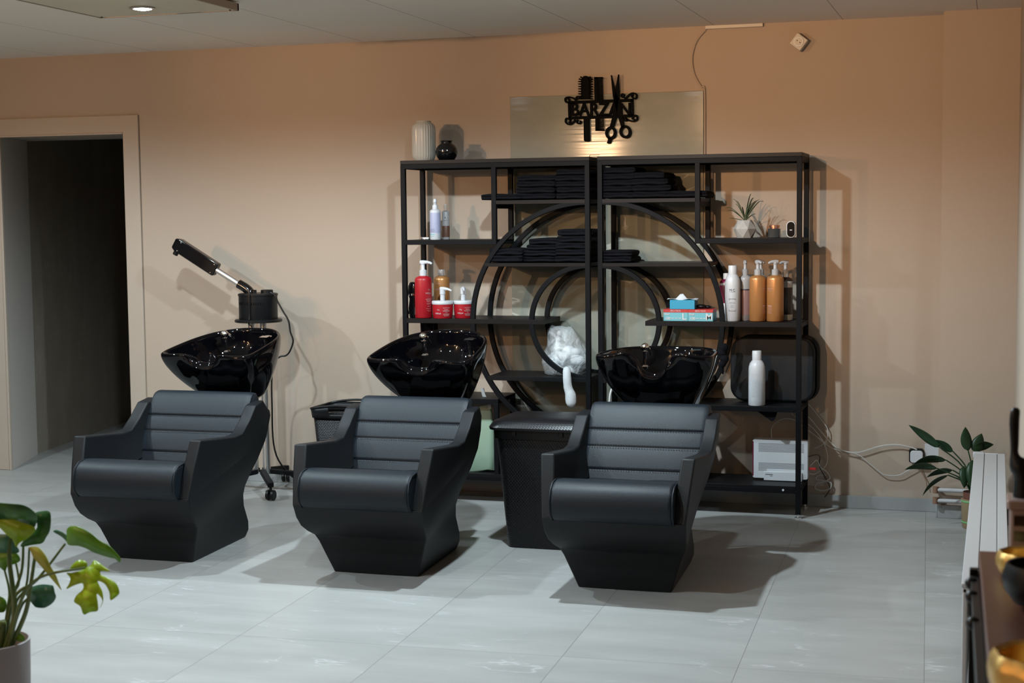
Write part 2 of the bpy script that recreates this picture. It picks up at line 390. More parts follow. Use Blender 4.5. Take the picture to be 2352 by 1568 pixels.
# corridor behind the doorway, clad in dark tile
bm = NB(); prism(bm, [(-5.925, .58), (-6.22, 2.225), (-6.75, 6.9), (-6.95, 6.9), (-6.4, 2.2), (-6.1, .58)], 0, 2.4, 'z'); box(bm, -7, -3.4, 6.4, 6.5, 0, 2.4); struct('wall_corridor', bm, 'dark_tile', smooth=0)
bm = NB(); box(bm, -4.0, -3.8, .42, 6.6, 0, 2.4); struct('wall_corridor_right', bm, 'dark_tile', smooth=0)
bm = NB(); box(bm, -7, -3.4, .58, 6.6, 2.4, 2.46); struct('ceiling_corridor', bm, 'dark_tile', smooth=0)
# door casing
bm = NB()
prism(bm, [(-4.752, 0), (-4.855, 0), (-4.855, 2.01), (-5.70, 2.01), (-5.70, 0), (-5.80, 0), (-5.80, 2.112), (-4.752, 2.112)], -.014, .001)
struct('trim_1', bm, 'trimpaint', bevel=.004)
bm = NB(); prism(bm, [(-5.698, .0), (-5.916, .578), (-5.910, .582), (-5.690, .0)], 0, 2.009, 'z'); struct('trim_lightened', bm, 'reveal', smooth=0)  # added thin lining, its pale colour imitates light on the left reveal
bm = NB(); box(bm, -5.70, -5.685, -.018, .0, 0, 2.0); box(bm, -5.70, -4.855, -.018, .0, 2.002, 2.012); struct('trim_2', bm, 'trimpaint', bevel=.002)
# skirting
bm = NB(); box(bm, -4.75, -.262, -.011, 0, 0, .066); struct('baseboard_back', bm, 'skirt', bevel=.002)
bm = NB(); box(bm, -.272, -.262, -.15, 0, 0, .066); box(bm, -.262, RW, -.161, -.15, 0, .066); struct('baseboard_pier', bm, 'skirt', bevel=.002)
# stone panel on the wall behind the shelves
bm = NB(); box(bm, -2.50, -1.455, -.008, 0, .066, 2.139); o = obj('stone_panel', bm, 'plate', bevel=.002); tag(o, 'large glossy grey-green stone slab fixed to the beige wall behind the shelves', 'wall panel')

# ------------------------------------------------------------------ lamps
def downlight(x, y, z, energy, col, glow, label, group, size=140, blend=.6, r=.035):
    t = thing('downlight', label, 'spotlight', (x, y, z), 0, group)
    bm = NB(); lathe(bm, [(.052, 0), (.056, -.006), (.042, -.008), (.040, -.002)], n=24); obj('bezel', bm, 'steel', t)
    bm = NB(); lathe(bm, [(.0385, -.0045), (.034, -.009), (.018, -.012), (.004, -.0125)], n=24); obj('bulb', bm, glow, t)
    ld = bpy.data.lights.new('spot', 'SPOT'); ld.energy = energy; ld.color = col; ld.spot_size = math.radians(size); ld.spot_blend = blend; ld.shadow_soft_size = r
    lo = bpy.data.objects.new('spot_lamp', ld); COL.objects.link(lo); lo.parent = t; lo.location = (0, 0, -.03)
    return t
t = thing('ceiling_board', 'square plywood board hung just under the ceiling, carrying a lit spotlight', 'ceiling board', (-3.59, -2.03, 2.43))
bm = NB(); box(bm, -.34, .34, -.34, .34, .0, .026); obj('board', bm, 'panelwood', t)
bm = NB(); box(bm, .341, .352, -.34, .352, -.002, .030); box(bm, -.352, -.341, -.34, .352, -.002, .030); box(bm, -.352, .352, .341, .352, -.002, .030); split_obj('edge_strip', bm, 'panelside', t)
bm = NB(); box(bm, -.28, .28, -.28, .28, .026, .038); obj('batten', bm, 'panelside', t)
bm = NB(); [lathe(bm, [(.005, 0), (.005, -.004)], (x, .32, 0), 10) for x in (-.325, .325)]; split_obj('screw', bm, 'black', t)
for i, (x, y) in enumerate(COOL_SPOTS):
    lab = ('lit round spotlight set in the plywood board at the top left', 'cool ceiling spotlight above the middle shampoo chair, out of the picture', 'cool ceiling spotlight in front of the left shampoo chair, out of the picture',
           'cool ceiling spotlight in front of the right shampoo chair, out of the picture', 'cool ceiling spotlight before the doorway, out of the picture', 'cool ceiling spotlight just in front of the doorway wall')[i]
    downlight(x, y, 2.43 if i == 0 else H, COOL_W * (1.2, 2.1, .8, .85, .4, 1.1)[i], COOL, 'lamp', lab, 'cool ceiling spotlights', 164, .45)
for i, (x, y) in enumerate(WARM_SPOTS):
    t = thing('pendant_lamp', 'small warm pendant lamp behind the camera, ' + ('second farthest back', 'farthest back', 'near the left wall, farther one', 'near the left wall, nearer one')[i], 'lamp', (x, y, H), 0, 'warm pendant lamps')
    bm = NB(); tube(bm, [(0, 0, 0), (0, 0, -.06)], .006, 8); lathe(bm, [(.04, 0), (.04, -.012), (.02, -.016)], n=20); obj('cord', bm, 'black', t)
    bm = NB(); ball(bm, (0, 0, -.10), .045, u=20, v=14); obj('bulb', bm, 'lampw', t)
    ld = bpy.data.lights.new('pendant', 'POINT'); ld.energy = WARM_W; ld.color = WARM; ld.shadow_soft_size = .05
    lo = bpy.data.objects.new('pendant_glow', ld); COL.objects.link(lo); lo.parent = t; lo.location = (0, 0, -.20)
for i, ((x, y), tgt) in enumerate(TRACK):  # unseen fixtures, added only to warm the upper wall
    t = thing('fill_spotlight', 'warm track spotlight added out of view, aimed at the ' + ('upper right of the wall', 'stone slab', 'wall above the doorway')[i], 'spotlight', (x, y, H - .12), 0, 'warm track spotlights')
    q = (Vector(tgt) - Vector((x, y, H - .12))).to_track_quat('-Z', 'Y'); t.rotation_mode = 'QUATERNION'; t.rotation_quaternion = q
    bm = NB(); lathe(bm, [(.030, .10), (.036, .09), (.040, .0), (.037, -.004), (.034, .02), (.01, .03)], n=20); obj('housing', bm, 'black', t, smooth=50)
    bm = NB(); lathe(bm, [(.033, .012), (.02, .004), (.004, .002)], n=20); obj('bulb', bm, 'lampw', t)
    ld = bpy.data.lights.new('fill', 'SPOT'); ld.energy = FILL_W * (1.0, .72, .62)[i]; ld.color = WARM; ld.spot_size = math.radians((42, 40, 40)[i]); ld.spot_blend = 1; ld.shadow_soft_size = .04
    lo = bpy.data.objects.new('fill_lamp', ld); COL.objects.link(lo); lo.parent = t; lo.location = (0, 0, -.01)
# ------------------------------------------------------------------ wash chairs
def basin_mesh(dep, lobe):
    half = [(0, -.203, -dep), (.046, -.210, -dep * .82), (.076, -.230, -dep * .18), (.12, -.250, lobe), (.195, -.250, lobe * .3), (.257, -.220, 0),
            (.257, -.10, .002), (.238, .04, .003), (.19, .155, .003), (.10, .232, .002), (0, .250, .001)]
    ctrl = half + [(-x, y, z) for x, y, z in reversed(half[1:-1])]
    rim = smooth_path(ctrl, 4, True)
    sm = smooth_path([(x, (-.248 if abs(x) < .15 and y < -.1 else y), max(z, 0)) for x, y, z in ctrl], 4, True)
    n = len(rim); ell = []
    for p in rim:
        a = math.atan2(p.y, p.x); ell.append(Vector((.13 * math.cos(a), .115 * math.sin(a), 0)))
    bm = NB(); rings = []
    for t in (1, .93, .8, .65, .5, .35, .22, .13, .07, .03):     # outside, from the foot up
        k = t ** 1.55
        m_ = min(1, t / .13); row = []
        for p0, p1, e in zip(rim, sm, ell):
            p = p0.lerp(p1, m_); row.append(Vector((p.x * (1 - k) + e.x * k, p.y * (1 - k) + e.y * k, min(p1.z * (1 - t) - .275 * t, p0.z - .07 * t))))
        rings.append(row)
    for s, dz in ((1.0, .004), (.985, .012), (.955, .014), (.925, .008), (.91, -.006)):
        rings.append([Vector((p.x * s, p.y * s, p.z + dz)) for p in rim])
    for t in (.12, .3, .5, .7, .85, .95, 1):               # inside, going down
        k = t ** 2.2; rings.append([Vector((p.x * .9 * (1 - k) + e.x * .75 * k, p.y * .9 * (1 - k) + (e.y * .75 + .02) * k, (p.z) * (1 - t) - .185 * t)) for p, e in zip(rim, ell)])
    loft(bm, rings); return bm

def make_chair():
    t = thing('shampoo_chair', '', 'shampoo chair')
    # shell : foot + two arm panels + rounded back
    bm = NB()
    cols = [[(-.195, 0, 0), (-.165, .43, .30), (-.118, .562, .312)],
            [(.02, 0, 0), (.02, .45, .304), (.04, .548, .312)],
            [(.16, 0, 0), (.16, .45, .304), (.20, .534, .312)],
            [(.25, 0, 0), (.26, .47, .302), (.275, .540, .312)],
            [(.34, 0, 0), (.345, .50, .300), (.345, .588, .312)],
            [(.43, 0, 0), (.43, .54, .297), (.415, .650, .310)],
            [(.52, 0, 0), (.52, .56, .292), (.50, .664, .304)],
            [(.60, 0, 0), (.61, .54, .272), (.60, .610, .280)]]
    fr = [(c[0][0] + .195) / .795 for c in cols]
    FT, BT = (-.195, .318, .290), (.60, .460, .262)
    def ring(f, b):
        (yf, zf, hf), (yb, zb, hb) = f, b
        side = [(hf + (hb - hf) * k, yf + (yb - yf) * k, zf + (zb - zf) * k) for k in fr]
        return [(-hf * .5, yf - .004, zf), (0, yf - .005, zf), (hf * .5, yf - .004, zf)] + side + [(hb * .5, yb + .03, zb), (0, yb + .036, zb), (-hb * .5, yb + .03, zb)] + [(-x, y, z) for x, y, z in reversed(side)]
    loft(bm, [ring((0, 0, .193), (.56, 0, .165)), ring((-.004, .012, .196), (.575, .035, .176)), ring((-.026, .075, .218), (.572, .075, .177)), ring((-.047, .140, .241), (.540, .155, .172)), ring((-.062, .170, .255), (.525, .21, .178)),
              ring((-.100, .192, .270), (.512, .255, .195)), ring((-.140, .222, .281), (.520, .31, .218)), ring((-.172, .262, .286), (.555, .38, .244)), ring(FT, BT)])
    for c, k in zip(cols, fr): c[0] = tuple(FT[q] + (BT[q] - FT[q]) * k for q in range(3))
    for s in (-1, 1):
        out = [[bm.verts.new((s * p[2], p[0], p[1])) for p in c] for c in cols]
        inn = [[bm.verts.new((s * (p[2] - .056), p[0] + (.004 if i == 0 else 0), p[1] + (.004 if q == 0 else 0))) for q, p in enumerate(c)] for i, c in enumerate(cols)]
        for i in range(len(cols) - 1):
            for j in range(2):
                bm.faces.new((out[i][j], out[i + 1][j], out[i + 1][j + 1], out[i][j + 1])); bm.faces.new((inn[i][j], inn[i][j + 1], inn[i + 1][j + 1], inn[i + 1][j]))
            bm.faces.new((out[i][2], out[i + 1][2], inn[i + 1][2], inn[i][2]))
        for j in range(2):
            bm.faces.new((out[0][j], out[0][j + 1], inn[0][j + 1], inn[0][j])); bm.faces.new((out[-1][j], inn[-1][j], inn[-1][j + 1], out[-1][j + 1]))
    bmesh.ops.remove_doubles(bm, verts=bm.verts, dist=.0006)
    rows = []
    for z, y, h in ((.36, .53, .22), (.46, .585, .255), (.54, .60, .262), (.60, .59, .262)):
        rows.append([(h * math.sin(a), y + .085 * math.cos(a) - .02, z) for a in [(-1 + k / 6) * PI / 2 * 1 for k in range(13)]] + [(h * .8, y - .05, z), (-h * .8, y - .05, z)])
    loft(bm, rows)
    obj('shell', bm, 'shell', t, bevel=.009, seg=3)
    # seat
    prof = [(-.17, .305), (-.212, .313), (-.238, .345), (-.243, .395), (-.228, .438), (-.195, .461), (-.15, .468), (-.09, .462), (.3, .375), (.3, .30), (-.1, .30)]
    bm = NB(); prism(bm, prof, -.243, .243, 'x'); s = obj('seat_cushion', bm, 'vinyl', t, bevel=.016, seg=4)
    bm = NB()
    for sx in (-1, 1): tube(bm, [(sx * .243, y * .985, (z - .38) * .97 + .38) for y, z in prof[:9]], .0032, 6)
    split_obj('piping', bm, 'vinyl', s)
    # backrest with three stitched seams
    A = Vector((.2145, .25)); B = Vector((.455, .672)); pf = []
    seams = (.430, .640, .808)
    d = (B - A); nrm = Vector((-d.y, d.x)).normalized()
    for k in range(91):
        q = .22 + .78 * k / 90; g = sum(math.exp(-((q - s_) / .006) ** 2) for s_ in seams); bulge = 0
        e = [0] + list(seams) + [1]
        for a_, b_ in zip(e, e[1:]):
            if a_ <= q <= b_: bulge = .0028 * math.sin(PI * (q - a_) / (b_ - a_)) ** .6 if 0 < (q - a_) < (b_ - a_) else 0
        pf.append(A + d * q + nrm * (.012 * math.sin(PI * q) + bulge - .0035 * g))
    pf += [Vector((.468, .688)), Vector((.485, .697)), Vector((.50, .700)), Vector((.53, .695)), Vector((.55, .672)), Vector((.52, .60)), Vector((.38, .36))]
    bm = NB(); wv = []
    for x, k in ((-.252, 1), (-.244, .3), (-.23, 0), (-.12, 0), (0, 0), (.12, 0), (.235, 0), (.252, .3), (.260, 1)):
        cx = Vector((.46, .56)); wv.append([(x, p.x + (cx.x - p.x) * .12 * k, p.y + (cx.y - p.y) * .06 * k) for p in pf])
    loft(bm, wv); bk = obj('backrest', bm, 'vinyl', t, smooth=55)
    for s_ in seams:
        bm = NB()
        for dq in (-.012, .016):
            q = s_ + dq; p = A + d * q + nrm * (.012 * math.sin(PI * q) + .0035)
            for k in range(42): x = -.236 + k * .0114; box(bm, x, x + .007, p.x - .0008, p.x + .0008, p.y - .0006, p.y + .0006)
        obj('stitching', bm, 'shell', bk)
    bm = NB(); box(bm, -.262, -.255, .415, .42, .588, .618); obj('care_tag', bm, 'white', t, label='small white label')
    # pedestal that carries the basin behind the backrest
    bm = NB(); loft(bm, [[(x * k, .62 + y * k2, z) for x, y in ((-.12, -.12), (.12, -.12), (.12, .13), (-.12, .13))] for k, k2, z in ((.85, .5, .25), (.85, .8, .4), (.8, .7, .55), (.9, .8, .665))])
    loft(bm, [[(x, y, z) for x, y in ((-h, .55), (h, .55), (h, y1 - .03), (h * .85, y1), (-h * .85, y1), (-h, y1 - .03))] for z, h, y1 in ((.37, .19, .66), (.46, .222, .725), (.56, .226, .765), (.592, .222, .765))])
    obj('pedestal', bm, 'shell', t, bevel=.012, seg=3)
    b = obj('basin', basin_mesh(.050, .004), 'ceramic', t, sub=1, smooth=80, label='gloss black tilting ceramic wash basin')
    b.location = (0, .775, .900)
    bm = NB(); ball(bm, (-.105, .10, .018), .020); lathe(bm, [(.010, -.035), (.010, -.018), (.013, -.014), (.013, .0), (.009, .004)], (-.105, .10, 0), 16)
    tube(bm, smooth_path([(-.100, .108, .018), (-.09, .12, .010), (-.085, .14, -.02)], 4), .006, 8)
    lathe(bm, [(.022, -.075), (.022, -.068), (.012, -.062), (.010, -.035)], (-.105, .10, 0), 20); obj('tap', bm, 'chrome', b)
    bm = NB(); lathe(bm, [(.022, -.085), (.022, -.075), (.016, -.07), (.0155, -.012), (.024, -.008), (.026, .004), (.012, .008)], (.125, .125, 0), 24)
    box(bm, .105, .15, .09, .12, .004, .010); obj('shower_holder', bm, 'chrome', b)
    bm = NB(); lathe(bm, [(.030, -.178), (.030, -.172), (.022, -.170), (.018, -.176)], (0, .02, 0), 20); obj('drain', bm, 'chrome', b)
    return t
CH = [(-3.555, 'black shampoo chair on the left, beside the hair dryer stand, wash basin tipped forward', 11.5),
      (-2.493, 'middle black shampoo chair, between the two others, wash basin tipped forward', 12.5),
      (-1.415, 'black shampoo chair on the right beside the lidded hamper, its basin level', 0)]
c0 = make_chair()
for i, (x, lab, tilt) in enumerate(CH):
    c = c0 if i == 0 else copy_tree(c0)
    c.location = (x, -2.0, 0); c['label'] = lab; c['group'] = 'row of three shampoo chairs'
    for ch in children(c):
        if ch.name.startswith('basin'):
            ch.rotation_euler = (math.radians(tilt), 0, math.radians((-8, -3, 0)[i]))
            if tilt == 0:
                ch.location.z = .888
                tmp = obj('tmp', basin_mesh(.082, .014), 'ceramic', None, smooth=80); ch.data = tmp.data; bpy.data.objects.remove(tmp)

# white supply hose behind the right chair
bm = NB(); tube(bm, smooth_path([(-1.625, -1.25, .30), (-1.655, -1.25, .55), (-1.655, -1.25, .68), (-1.64, -1.24, .735), (-1.60, -1.22, .76), (-1.55, -1.2, .74)]), .0055)
obj('hose', bm, 'cable', None, label='thin white water hose curving up behind the right shampoo chair', category='hose')

# ------------------------------------------------------------------ shelf units
def shelf_unit(xi, s, label):
    """xi = x of the inner side, s = -1 when the outer side lies to the left"""
    t = thing('shelf_unit', label, 'shelf', (xi, 0, 0), 0, 'pair of black half-circle shelf units')
    W_ = 1.024; T = .025; yf0, yf1, yr0, yr1 = -.355, -.33, -.068, -.043
    X = lambda a, b: (min(s * a, s * b), max(s * a, s * b))
    def post(a, z0, z1):
        for y0, y1 in ((yf0, yf1), (yr0, yr1)):
            bm = NB(); box(bm, *X(a, a + T), y0, y1, z0, z1); obj('post', bm, 'metal', t, bevel=.0015)
    def rail(bm, a, b, z, z1=None):
        for y0, y1 in ((yf0, yf1), (yr0, yr1)): box(bm, *X(a + .0007, b - .0007), y0 + .0009, y1 - .0009, z, z1 or z + T)
    post(0, .02, 1.775); post(W_ - T, .02, 1.775); post(.498, 1.36, 1.76); post(.498, .16, .53)
    D0, D1 = .498, .498 + T
    def shelf(a, b, top, name='shelf', th=.018):
        bm = NB(); box(bm, *X(a, b), yf0 + .001, yr1 - .001, top - th, top); obj(name, bm, 'board', t, bevel=.001)
    bm = NB(); rail(bm, 0, W_, 1.757, 1.782)
    for a in (0, W_ - T): box(bm, *X(a, a + T), yf1, yr0, 1.757, 1.782)
    rail(bm, D0, W_, 1.36); rail(bm, D0, W_, .528)
    for a in (D0, W_ - T):
        box(bm, *X(a, a + T), yf1, yr0, 1.36, 1.383); box(bm, *X(a, a + T), yf1, yr0, .530, .552)
    box(bm, *X(D0, D1), yf1, yr0, 1.545, 1.57); box(bm, *X(W_ - T, W_), yf1, yr0, .945, .968); box(bm, *X(W_ - T, W_), yf1, yr0, .13, .155)
    rail(bm, 0, W_, .124, .146)
    split_obj('rail', bm, 'metal', t, bevel=.0015)
    shelf(0, W_, 1.801, 'top_panel', .019)
    shelf(.01, D1, 1.587, th=.02); shelf(D0, W_ - .005, 1.385, th=.01); shelf(.01, .565, 1.264); shelf(.245, W_ - .01, .972, th=.024)
    shelf(.01, .552, .676, th=.022); shelf(D0, W_ - .005, .555, th=.012); shelf(.01, D1, .356); shelf(.01, W_ - .005, .160, 'bottom_shelf', th=.014)
    for A_, B_, cz in ((.622, .609, .962), (.302, .287, .962)):
        for y in (-.3425, -.0555):
            pts = []
            for k in range(49):
                a = -PI / 2 + PI * k / 48; pts.append((s * (.012 + A_ * math.cos(a)), y, cz + B_ * math.sin(a)))
            bm = NB(); sq_tube(bm, pts, .0125, .0113, (0, 1, 0)); obj('ring', bm, 'metal', t, bevel=.002)
    bm = NB()
    for a in (T / 2, W_ - T / 2):
        for y in (-.3425, -.0555): lathe(bm, [(.017, 0), (.017, .006), (.006, .009), (.006, .022)], (s * a, y, 0), 16)
    split_obj('levelling_foot', bm, 'steel', t)
    bm = NB()
    for a, z in ((W_ - .085, .141),): tube(bm, [(s * a, yf0 + .001, z), (s * a, yf0 - .002, z)], .0055, 10)
    split_obj('screw_cap', bm, 'white', t)
    return t
shelf_unit(-1.975, -1, 'left black metal shelf unit with half-circle rings opening to the right')
shelf_unit(-1.934, 1, 'right black metal shelf unit with half-circle rings opening to the left')

# ------------------------------------------------------------------ bottles and shelf goods
def pump_bm(bm, r=.011, h=.06, ang=0, z0=0, nz=.045, c=(0, 0)):
    """pump head : collar, stem, nozzle pointing to direction ang"""
    lathe(bm, [(r * 1.35, z0), (r * 1.35, z0 + h * .42), (r * .95, z0 + h * .45), (r * .7, z0 + h * .5), (r * .7, z0 + h * .85), (r * .9, z0 + h * .87), (r * .9, z0 + h)], (c[0], c[1], 0), 16)
    dx, dy = math.cos(ang), math.sin(ang); zt = z0 + h
    a = Vector((c[0], c[1], zt)); D = Vector((dx, dy, 0))
    tube(bm, [a - D * r, a, a + D * nz * .5 + Vector((0, 0, .001)), a + D * nz * .85 - Vector((0, 0, .003)), a + D * nz - Vector((0, 0, .008))], [r * .8, r * .85, r * .6, r * .5, r * .4], 10)
def shoulder(r, h, rn, zs=None, rs=.02):
    zs = zs or h - rs
    return [(r * .92, 0), (r, .004), (r, zs), (r * .97, zs + rs * .35), (r * .85, zs + rs * .7), (rn * 1.3, h), (rn, h + .003)]
def bottle(name, label, x, y, z, r, h, m, top='pump', topm='white', rn=.013, th=.07, ang=0, group=None, rs=.022, prints=(), bands=(), rz=0, nz=.045):
    t = thing(name, label, 'bottle', (x, y, z), rz, group)
    bm = NB(); lathe(bm, shoulder(r, h, rn, rs=rs)); body = obj('body', bm, m, t, smooth=50)
    if top == 'pump': bm = NB(); pump_bm(bm, rn * .85, th, ang, h, nz); obj('pump', bm, topm, t, smooth=50)
    if top == 'cap': bm = NB(); lathe(bm, [(rn * 1.25, h - .002), (rn * 1.25, h + th - .003), (rn * 1.15, h + th)]); obj('cap', bm, topm, t, smooth=50)
    for z0, z1, mm in bands:
        bm = NB(); lathe(bm, [(r + .0004, z0), (r + .0006, z0 + .001), (r + .0006, z1 - .001), (r + .0004, z1)]); obj('label', bm, mm, t, smooth=50)
    for i, (mm, items) in enumerate(prints):
        bm = NB()
        for s_, size, zc, a in items:
            if s_[0] == '~':       # rule or block: width, height
                wd, hh = size; k = max(2, int(wd / .004)); f = wrap(r + .0012, zc, a)
                for q in range(k):
                    u0, u1 = -wd / 2 + wd * q / k, -wd / 2 + wd * (q + 1) / k
                    bm.faces.new([bm.verts.new(f(u0, -hh / 2)), bm.verts.new(f(u1, -hh / 2)), bm.verts.new(f(u1, hh / 2)), bm.verts.new(f(u0, hh / 2))])
            else: text_bm(bm, s_, size, wrap(r + .0012, zc, a))
        obj('printing', bm, mm, t, smooth=0)
    return t
def logo_bm(bm, f, k):
    """flowing-hair head mark : three swept locks and a profile"""
    for off, ln in ((0, 1), (.22, .85), (.44, .7)):
        pts = [(-.55 + off, -.35 + off * .3), (-.5 + off, .15), (-.15 + off, .5 - off * .3), (.2 + off * .6, .25), (.45 * ln + off * .5, .05), (.8 * ln + off * .2, .2)]
        pa = smooth_path([(p[0], p[1], 0) for p in pts], 4)
        for a, b in zip(pa, pa[1:]):
            w_ = .06
            bm.faces.new([bm.verts.new(f(a.x * k, a.y * k)), bm.verts.new(f(b.x * k, b.y * k)), bm.verts.new(f(b.x * k, (b.y + w_) * k)), bm.verts.new(f(a.x * k, (a.y + w_) * k))])

Z1, Z3, Z5, ZT, ZB = 1.3855, .9725, .5555, 1.8015, .1605
# --- top of the left unit
t = thing('ribbed_vase', 'tall cream ribbed ceramic vase on top of the left shelf unit', 'vase', (-2.922, -.2, ZT))
bm = NB(); n = 112; rings = []
for z, r, rib in ((0, .048, 0), (.002, .050, 0), (.012, .056, .5), (.03, .0615, 1), (.16, .0625, 1), (.182, .060, 1), (.196, .052, .5), (.203, .042, 0), (.208, .038, 0), (.212, .040, 0), (.210, .036, 0), (.195, .034, 0), (.15, .03, 0)):
    rings.append([((r + .0013 * rib * (1 if i % 4 < 2 else -1)) * math.cos(2 * PI * i / n), (r + .0013 * rib * (1 if i % 4 < 2 else -1)) * math.sin(2 * PI * i / n), z) for i in range(n)])
loft(bm, rings); obj('body', bm, 'cream', t, smooth=60)
t = thing('round_vase', 'small round glossy black vase on top of the left shelf unit', 'vase', (-2.794, -.2, ZT))
bm = NB(); lathe(bm, [(.026, 0), (.040, .004), (.053, .022), (.0585, .045), (.055, .066), (.042, .083), (.029, .090), (.028, .096), (.033, .105), (.030, .105), (.024, .094), (.02, .07)]); obj('body', bm, 'gloss', t, smooth=70)
# --- upper left box
bottle('spray_bottle', 'white spray bottle with lavender label on the upper left shelf', -2.838, -.27, Z1, .0285, .160, 'white', 'cap', 'white', .012, .022, rs=.012, bands=((.035, .142, 'lav'),),
       prints=(('ink', [('~', (.03, .0012), .055, -.3), ('~', (.034, .0012), .049, -.3), ('~', (.028, .0012), .043, -.3)]), ('teal', [('~', (.03, .004), .028, -.3), ('~', (.026, .002), .018, -.3)])))
t = bpy.data.objects['spray_bottle']; bm = NB(); lathe(bm, [(.009, .182), (.009, .196), (.011, .198), (.008, .214), (.006, .215)]); obj('nozzle', bm, 'white', t, smooth=50)
bottle('brown_label_bottle', 'grey-white bottle with brown lower half behind the white spray bottle', -2.808, -.19, Z1, .0205, .150, 'frost', 'cap', 'clear', .009, .035, rs=.006, bands=((.012, .072, 'brownlab'),),
       prints=(('ink', [('A', .014, .115, .2), ('~', (.02, .001), .100, .2)]),))
t = thing('tin_lid', 'small flat round metal tin beside the spray bottle', 'tin', (-2.905, -.22, Z1))
bm = NB(); lathe(bm, [(.033, 0), (.034, .002), (.034, .011), (.032, .013), (.01, .0132)]); obj('body', bm, 'steel', t, smooth=50)
t = thing('glass_bottle', 'small clear square glass bottle behind the spray bottle', 'bottle', (-2.880, -.13, Z1))
bm = NB(); box(bm, -.024, .024, -.018, .018, 0, .10); obj('body', bm, 'clear', t, bevel=.003)
bm = NB(); lathe(bm, [(.006, .1), (.006, .112), (.010, .113), (.010, .118), (.003, .119), (.003, .13)]); obj('stopper', bm, 'steel', t)
# --- middle left: red and gold bottles
W1 = [('WELLA', .0125, .132, 1.02), ('ULTIMATE', .0085, .100, 1.04), ('REPAIR', .0085, .0905, 1.04), ('~', (.03, .001), .080, 1.04), ('~', (.026, .001), .075, 1.04), ('~', (.02, .0016), .064, 1.06), ('~', (.032, .0008), .052, 1.0), ('~', (.028, .0008), .042, 1.02), ('~', (.012, .0008), .036, 1.04)]
t = bottle('shampoo_bottle', 'tall red pump bottle on the middle left shelf', -2.898, -.305, Z3, .0455, .222, 'red', 'pump', 'white', .0165, .072, 0, prints=(('pinkink', W1),), nz=.05)
bm = NB(); logo_bm(bm, wrap(.0467, .146, 1.02), .014); obj('logo', bm, 'pinkink', t, smooth=0)
bm = NB(); f = wrap(.0467, .04, -1.05)
for q in range(9): z_ = -.02 + q * .0045; bm.faces.new([bm.verts.new(f(-.004, z_)), bm.verts.new(f(.004, z_)), bm.verts.new(f(.004, z_ + .0025)), bm.verts.new(f(-.004, z_ + .0025))])
obj('barcode', bm, 'whiteink', t, smooth=0)
bottle('conditioner_bottle', 'gold bottle with clear cap behind the red bottles', -2.838, -.185, Z3, .043, .218, 'gold', 'cap', 'clear', .015, .034, prints=(('pinkink', [('~', (.034, .0015), .178, -.1), ('WELLA', .011, .148, -.1)]),))
def jar(label, x, y, r, ang, tang, nz):
    t = thing('mask_jar', label, 'jar', (x, y, Z3), 0, 'red pump jars')
    bm = NB(); lathe(bm, [(r * .86, 0), (r * .9, .003), (r * .97, .05), (r * .97, .077)]); obj('body', bm, 'red', t, smooth=50)
    bm = NB(); lathe(bm, [(r, .074), (r * 1.02, .077), (r * 1.02, .089), (r * .98, .092), (.01, .093)]); obj('lid', bm, 'white', t, smooth=50)
    bm = NB(); lathe(bm, [(.0125, .092), (.0125, .125), (.015, .126), (.015, .158)], n=18)
    D = Vector((math.cos(ang), math.sin(ang), 0)); a = Vector((0, 0, .155)); tube(bm, [a - D * .012, a + D * .01, a + D * nz * .6 - Vector((0, 0, .002)), a + D * nz - Vector((0, 0, .010))], [.010, .010, .007, .0045], 10); obj('pump', bm, 'white', t, smooth=50)
    bm = NB(); f = wrap(r * .985, 0, tang); logo_bm(bm, lambda u, v: f(u, v + .042), .013); text_bm(bm, 'WELLA', .0105, lambda u, v: f(u, v + .027)); obj('logo', bm, 'whiteink', t, smooth=0)
    bm = NB(); g = wrap(r * .985, 0, tang + .82)
    text_bm(bm, 'ULTIMATE', .0085, lambda u, v: g(u, v + .056)); text_bm(bm, 'REPAIR', .0075, lambda u, v: g(u, v + .047))
    for zz, wd in ((.041, .042), (.037, .036), (.030, .012), (.024, .036), (.019, .034), (.014, .028)):
        for q in range(8): u0 = -wd / 2 + wd * q / 8; bm.faces.new([bm.verts.new(g(u0, zz)), bm.verts.new(g(u0 + wd / 8, zz)), bm.verts.new(g(u0 + wd / 8, zz + .0013)), bm.verts.new(g(u0, zz + .0013))])
    obj('printing', bm, 'pinkink', t, smooth=0)
    return t
jar('squat red jar with white pump lid, front one nearer the red bottle', -2.792, -.300, .0565, -.25, -.12, .058)
jar('squat red jar with white pump lid, next to the shelf ring', -2.690, -.262, .0515, -1.1, .0, .04)
# styling tools at the far left of that shelf
t = thing('clipper', 'black styling tool with silver trim standing at the left end of the middle shelf', 'clipper', (-2.965, -.29, Z3))
bm = NB(); loft(bm, [rr_ for rr_ in [[(x, y, z) for x, y in ((-a, -b), (a, -b), (a, b), (-a, b))] for a, b, z in ((.016, .014, 0), (.02, .018, .05), (.015, .014, .10), (.022, .018, .13), (.02, .016, .17), (.012, .012, .19))]]); obj('body', bm, 'gloss', t, bevel=.008, seg=3)
bm = NB(); lathe(bm, [(.022, .118), (.023, .122), (.022, .128)], n=20); obj('trim_ring', bm, 'chrome', t)
bm = NB(); tube(bm, smooth_path([(-.015, -.018, .02), (-.022, -.03, .08), (-.01, -.025, .15), (.0, -.02, .19)], 5), .003, 6); obj('cord', bm, 'black', t)
t = thing('hair_brush', 'round brush with a clear and silver handle tip leaning behind the red bottle', 'brush', (-2.955, -.20, Z3))
bm = NB(); tube(bm, [(0, 0, 0), (.002, 0, .15)], [.016, .018], 14); obj('bristle_head', bm, 'black', t)
